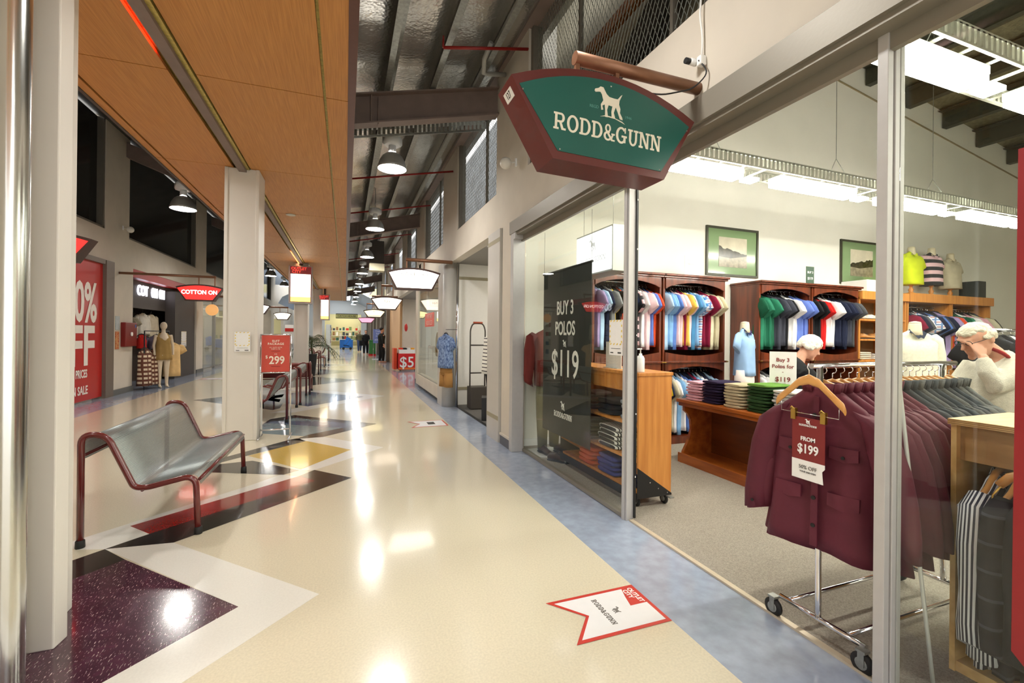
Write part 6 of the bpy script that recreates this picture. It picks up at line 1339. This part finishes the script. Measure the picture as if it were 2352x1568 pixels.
# ---- left shop: clothes and mannequin at the charcoal store
chk = stripes('brown_gingham', [(226, 206, 178), (104, 60, 44)], 2, 9, checks=True)
LG = 'garments at the charcoal walled store'
def lg_(name, x, y, z, m, label, **k): o = hung(name, x, y, z, m, label, **k); o['group'] = LG; o['category'] = k.get('cat', 'clothing') if False else 'clothing'; return o
for i, (y, c) in enumerate(((14.25, (150, 140, 118)), (14.55, (168, 158, 134)), (14.85, (140, 132, 112)), (15.15, (178, 168, 144)))): lg_('khaki_shirt', -5.7, y, 1.93, fab(c), 'khaki top on the upper rail, %s from the left, charcoal walled store' % ORD[i], L=.6, rz=.4)
lg_('white_blouse', -5.55, 16.0, 2.02, fab((226, 220, 206)), 'long sleeved white blouse hung in the charcoal walled store', L=.62, sleeve='long', rz=pi/2-.2); lg_('cream_cardigan', -5.5, 16.45, 2.0, fab((208, 196, 170)), 'cream cardigan beside the white blouse', L=.66, sleeve='long', rz=pi/2-.2)
lg_('yellow_dress', -4.6, 15.25, 1.18, fab((232, 196, 138)), 'pale yellow dress hung low beside the store mannequin', L=.95, hw=.22, rz=.7); lg_('check_dress', -4.80, 14.0, 1.05, chk, 'brown checked dress at the left end of the clothes rack', L=.95, sleeve='none', hw=.17, rz=1.1); lg_('check_dress', -4.76, 14.3, 1.0, chk, 'second brown checked dress, right of the first', L=.9, sleeve='none', hw=.17, rz=1.1)
lg_('purple_shirt', -4.95, 15.2, 1.38, fab((90, 80, 96)), 'dull purple top above the checked dresses', L=.8, rz=.9); lg_('red_shirt', -4.9, 14.1, 1.4, fab((196, 40, 34)), 'small red top on the rack above the checked dresses', L=.35, hw=.10, sleeve='none', rz=.9)
t_ = thing('garment_rack', (0, 0, 0), 'black clothes rack at the charcoal walled store front', 'clothes rack')
for y in (13.92, 15.6): MB().tube([(-4.78, y, 0), (-4.78, y, 1.5)], .015, 6).build('post', black, t_)
MB().tube([(-4.78, 13.92, 1.5), (-4.78, 15.6, 1.5)], .012, 6).build('top_rail', black, t_)
MB().tube([(-5.75, 14.15, 2.05), (-5.75, 16.9, 2.05)], .012, 6).build('upper_rail', black, t_)
t_ = thing('mannequin', (-4.55, 14.45, 0), 'pale mannequin in a golden dress at the charcoal walled store front', 'mannequin', None, .6)
ms = mat('pale_mannequin_skin', (226, 210, 184), .45, noise=.03); b_ = MB()
b_.tube([(0, 0, 1.45), (0, 0, 1.55)], [.045, .045], 10); b_.ball((0, -.01, 1.64), .095, 14, sc=(.85, .95, 1.15)); b_.tube([(0, 0, .85), (0, 0, 1.05), (0, 0, 1.3), (0, 0, 1.45)], [.14, .10, .13, .07], 14)
for s_ in (-1, 1): b_.tube([(s_*.16, 0, 1.40), (s_*.21, 0, 1.12), (s_*.2, -.06, .86)], [.045, .035, .025], 8); b_.tube([(s_*.08, 0, .85), (s_*.08, 0, .48), (s_*.08, 0, .10), (s_*.08, -.03, .04)], [.085, .055, .035, .035], 10); b_.tube([(s_*.08, .02, .03), (s_*.08, -.15, .025)], [.03, .022], 8)
m_ = b_.build('mannequin_body', ms, t_); remesh(m_, .014)
g = garment_mesh(.72, .17, .12, 'none', .25, 8, .25); g.v = [(a, bb, c+1.46) for a, bb, c in g.v]; g.build('golden_dress', fab((170, 140, 84)), t_)
# ---- generic stocked shelves seen through the far shopfronts
PAL = [(206, 196, 176), (70, 74, 84), (196, 60, 52), (90, 130, 170), (226, 214, 160), (120, 140, 90), (236, 232, 226), (150, 110, 80), (60, 96, 88)]
def shelves(x, y0, y1, side, where, seed, nb=9, rows_=(.45, .95, 1.45, 1.95), hts=.28):
    t_ = thing('stock_shelves', (0, 0, 0), 'tall shop shelving '+where, 'shelf unit')
    d = .38*side; xa_, xb2 = sorted((x, x-d))
    g = MB(); 
    MB().box(xa_, xb2, y0, y0+.03, 0, 2.3).build('end_panel', white_p, t_); MB().box(xa_, xb2, y1-.03, y1, 0, 2.3).build('end_panel', white_p, t_)
    for z in rows_: MB().box(xa_, xb2, y0+.03, y1-.03, z-.03, z-.001).build('shelf', white_p, t_)
    rnd = random.Random(seed)
    for ri, z in enumerate(rows_):
        for k in range(nb):
            w2 = (y1-y0-.1)/nb; h = hts*rnd.uniform(.55, 1.15)
            o = MB().box(xa_+.05, xb2-.05, y0+.05+w2*k+.01, y0+.05+w2*(k+.86), z, z+h).build('carton', fab(rnd.choice(PAL)), bevel=.01)
            tag(o, 'boxed goods, %s along the %s shelf %s' % (ORD[k], ('lowest', 'second', 'third', 'top')[ri], where), 'box', 'goods '+where)
shelves(-6.6, 19.9, 23.2, -1, 'in the left glass fronted store', 5, 8); shelves(-6.4, 24.9, 28.6, -1, 'in the third left store', 6, 7); shelves(-6.2, 30.4, 35, -1, 'in the fourth left store', 9, 7)
shelves(3.4, 25.6, 31, 1, 'in the far right store', 7, 8)
pane(31, 19.9, 23.2, .1, 3.0, -5.08)
struct(MB().box(-5.12, -5.02, 21.5, 21.56, 0, 3.06).build('trim_23', alu))
t_ = thing('round_hanging_sign', (0, 0, 0), 'round amber hanging sign past the charcoal walled store', 'shop sign')
MB().lathe((-4.62, 19.35, 2.3), [(.02, -.06), (.19, -.05), (.21, 0), (.19, .05), (.02, .06)], 20, axis='y').build('sign_disc', mat('amber_round_sign', (222, 172, 116), .4, emit=(222, 160, 96), es=.45), t_)
MB().tube([(-5.0, 19.35, 2.62), (-4.5, 19.35, 2.62)], .015, 8).build('bracket_arm', brown_b, t_); MB().box(-4.63, -4.61, 19.34, 19.36, 2.48, 2.62).build('hanger_bar', brown_b, t_)
# third left shop front: white figure panel with red band
t_ = thing('hanging_banner', (0, 0, 0), 'white hanging banner with a red band, left of the third column', 'banner'); MB().box(-2.95, -2.55, 26, 26.03, .9, 1.9).build('white_sheet', white, t_); MB().box(-2.95, -2.55, 25.99, 26.0, 1.55, 1.72).build('red_band', mat('red_enamel'), t_)
for x in (-2.9, -2.6): MB().tube([(x, 26.015, 0), (x, 26.015, .9)], .012, 6).build('leg', chrome, t_)
# ---- end of the mall: bright store
t_ = thing('end_store_sign', (0, 0, 0), 'khaki yellow fascia with dark letters across the store at the end of the mall', 'shop sign')
MB().box(-.95, 1.2, 49.99, 50.1, 3.02, 3.52).build('dark_surround', mat('black_fascia', (40, 36, 26), .5), t_); MB().box(-.93, 1.18, 49.98, 49.99, 3.09, 3.44).build('fascia', mat('khaki_fascia', (206, 192, 110), .5, noise=.05), t_); text('CATCH HOUSE', .26, mat('black_fascia'), (.12, 49.97, 3.26), parent=t_, bold=.006)
g = MB(); g.box(-5.9, 3.9, 50.05, 50.2, 3.45, 5.4); g.box(1.55, 4, 50.0, 50.2, 0, 5.4); g.box(-6, -2.0, 50, 50.2, 0, 3.5); struct(g.build('wall_end', shop_white))
for x, z in ((-.5, 3.2), (.8, 3.2), (-.5, 0)):
    pass
tag(MB().box(-1.6, 1.4, 51, 57, 3.95, 3.98).build('ceiling_light', mat('end_store_glow', (255, 250, 236), .4, emit=(255, 248, 230), es=2)), 'glowing ceiling panel inside the store at the end of the mall', 'ceiling light')
for k in range(3):
    o = MB().box(-1.2+k*1.3, -.7+k*1.3, 40, 49, 4.85, 4.88).build('ceiling_light', mat('vault_light', (255, 255, 255), .4, emit=(235, 245, 255), es=3)); tag(o, 'bright strip light under the blue vault, %s' % ('left', 'middle', 'right')[k], 'ceiling light', 'vault lights')
shelves(-1.35, 46, 49.5, 1, 'at the end of the mall on the left', 11, 5); 
t_ = thing('wall_shelving', (0, 0, 0), 'white shelving across the rear of the store at the end of the mall', 'shelf unit')
for z in (.6, 1.2, 1.8): MB().box(-1.8, 1.5, 56.6, 57.1, z-.04, z-.002).build('shelf', white_p, t_)
for x in (-1.83, 1.5): MB().box(x, x+.04, 56.6, 57.1, 0, 2.4).build('end_panel', white_p, t_)
rnd = random.Random(21)
for ri, z in enumerate((.6, 1.2, 1.8)):
    for k in range(9): tag(MB().box(-1.75+.36*k, -1.75+.36*k+rnd.uniform(.2, .32), 56.65, 57.05, z, z+rnd.uniform(.25, .46)).build('carton', fab(rnd.choice(PAL))), 'far carton, %s from left, %s shelf of the end store' % (ORD[k], ('lowest', 'middle', 'top')[ri]), 'box', 'goods on the end store shelving')
t_ = thing('sale_table', (.1, 46.5, 0), 'cloth covered sale table at the end of the mall', 'table'); MB().box(-.6, .6, -.4, .4, .05, .85).build('table_cover', fab((60, 120, 200)), t_); MB().box(-.65, .65, -.45, .45, .85, .9).build('table_top', white, t_)
for x in (-.5, .5): MB().box(x-.03, x+.03, -.3, .3, 0, .06).build('leg', dgrey, t_)
for k in range(6): tag(MB().box(0, .16, 0, .3, 0, .3).build('carton', fab(PAL[k]), loc=(-.5+.2*k, 46.3, .901)), 'coloured carton on the sale table, %s from left' % ORD[k], 'box', 'cartons on the sale table')
t_ = thing('pushchair', (.15, 43, 0), 'blue and black pushchair parked down the mall, left of the walking people', 'pushchair')
MB().prism([(-.3, -.2, .45), (.3, -.2, .35), (.34, -.2, 1.0), (.1, -.2, 1.12), (-.1, -.2, 1.0)], (0, .4, 0)).build('hood', fab((50, 120, 214)), t_); MB().prism([(-.34, -.18, .4), (.2, -.18, .3), (.0, -.18, .7)], (0, .36, 0)).build('seat', fab((26, 26, 30)), t_)
for x in (-.3, .3):
    for y in (-.2, .2): MB().lathe((x, y, .11), [(.11, -.02), (.11, .02)], 14, axis='y').build('wheel', rubber, t_)
g = MB(); g.tube([(-.3, -.2, .11), (.3, -.2, 1.05)], .014, 6); g.build('frame', dgrey, t_)
# far floor decal and near floor decal
def decal(x0, x1, y0, y1, label, near=True):
    t_ = thing('floor_decal', (0, 0, .0018), label, 'floor sticker', 'floor stickers'); rd = mat('decal_red', (206, 58, 46), .35, noise=.05)
    n = (x1-x0)*.27; ym = (y0+y1)/2
    MB().prism([(x0, y0, 0), (x1, y0, 0), (x1, y1, 0), (x0, y1, 0), (x0+n, ym, 0)], (0, 0, .0006)).build('red_border', rd, t_)
    i = .022 if near else .04; MB().prism([(x0+i*1.9, y0+i, .0006), (x1-i, y0+i, .0006), (x1-i, y1-i, .0006), (x0+i*1.9, y1-i, .0006), (x0+n+i*.9, ym, .0006)], (0, 0, .0004)).build('white_panel', mat('decal_white', (240, 240, 242), .35, noise=.02), t_)
    return t_, rd
t_, rd = decal(1.064, 1.63, 1.918, 2.277, 'near white and red swallowtail floor sticker by the shop entrance')
MB().prism([(1.50, 2.10, .0011), (1.61, 2.10, .0011), (1.61, 2.257, .0011), (1.545, 2.257, .0011), (1.52, 2.18, .0011)], (0, 0, .0004)).build('logo_patch', rd, t_)
text('OUTLET', .040, white, (1.588, 2.18, .0018), right=(0, -1, 0), up=(1, 0, 0), parent=t_, bold=.0014, ext=.0002, xs=.95); text('CITY', .040, white, (1.552, 2.20, .0018), right=(0, -1, 0), up=(1, 0, 0), parent=t_, bold=.0014, ext=.0002, xs=.95)
slab_text('RODD&GUNN', .030, mat('grey_print'), (1.33, 2.10, .0011), (0, -1, 0), (1, 0, 0), t_, gap=.12, xs=.78); dog(.042, mat('grey_print'), (1.395, 2.09, .0011), (0, -1, 0), (1, 0, 0), t_, base=False)
t_, rd = decal(1.0, 1.6, 7.25, 7.75, 'far small red and white floor sticker by the grey piered shop'); MB().prism([(1.3, 7.42, .0011), (1.42, 7.42, .0011), (1.42, 7.62, .0011), (1.3, 7.62, .0011)], (0, 0, .0004)).build('dark_mark', mat('dark_print'), t_)
decal(-4.3, -3.6, 16.4, 16.9, 'distant red and white floor sticker by the charcoal walled store')
# remove lens-far prototypes that were never placed
for k, o in enumerate(protos):
    if not PU[k]:
        for c in list(o.children): bpy.data.objects.remove(c)
        bpy.data.objects.remove(o)
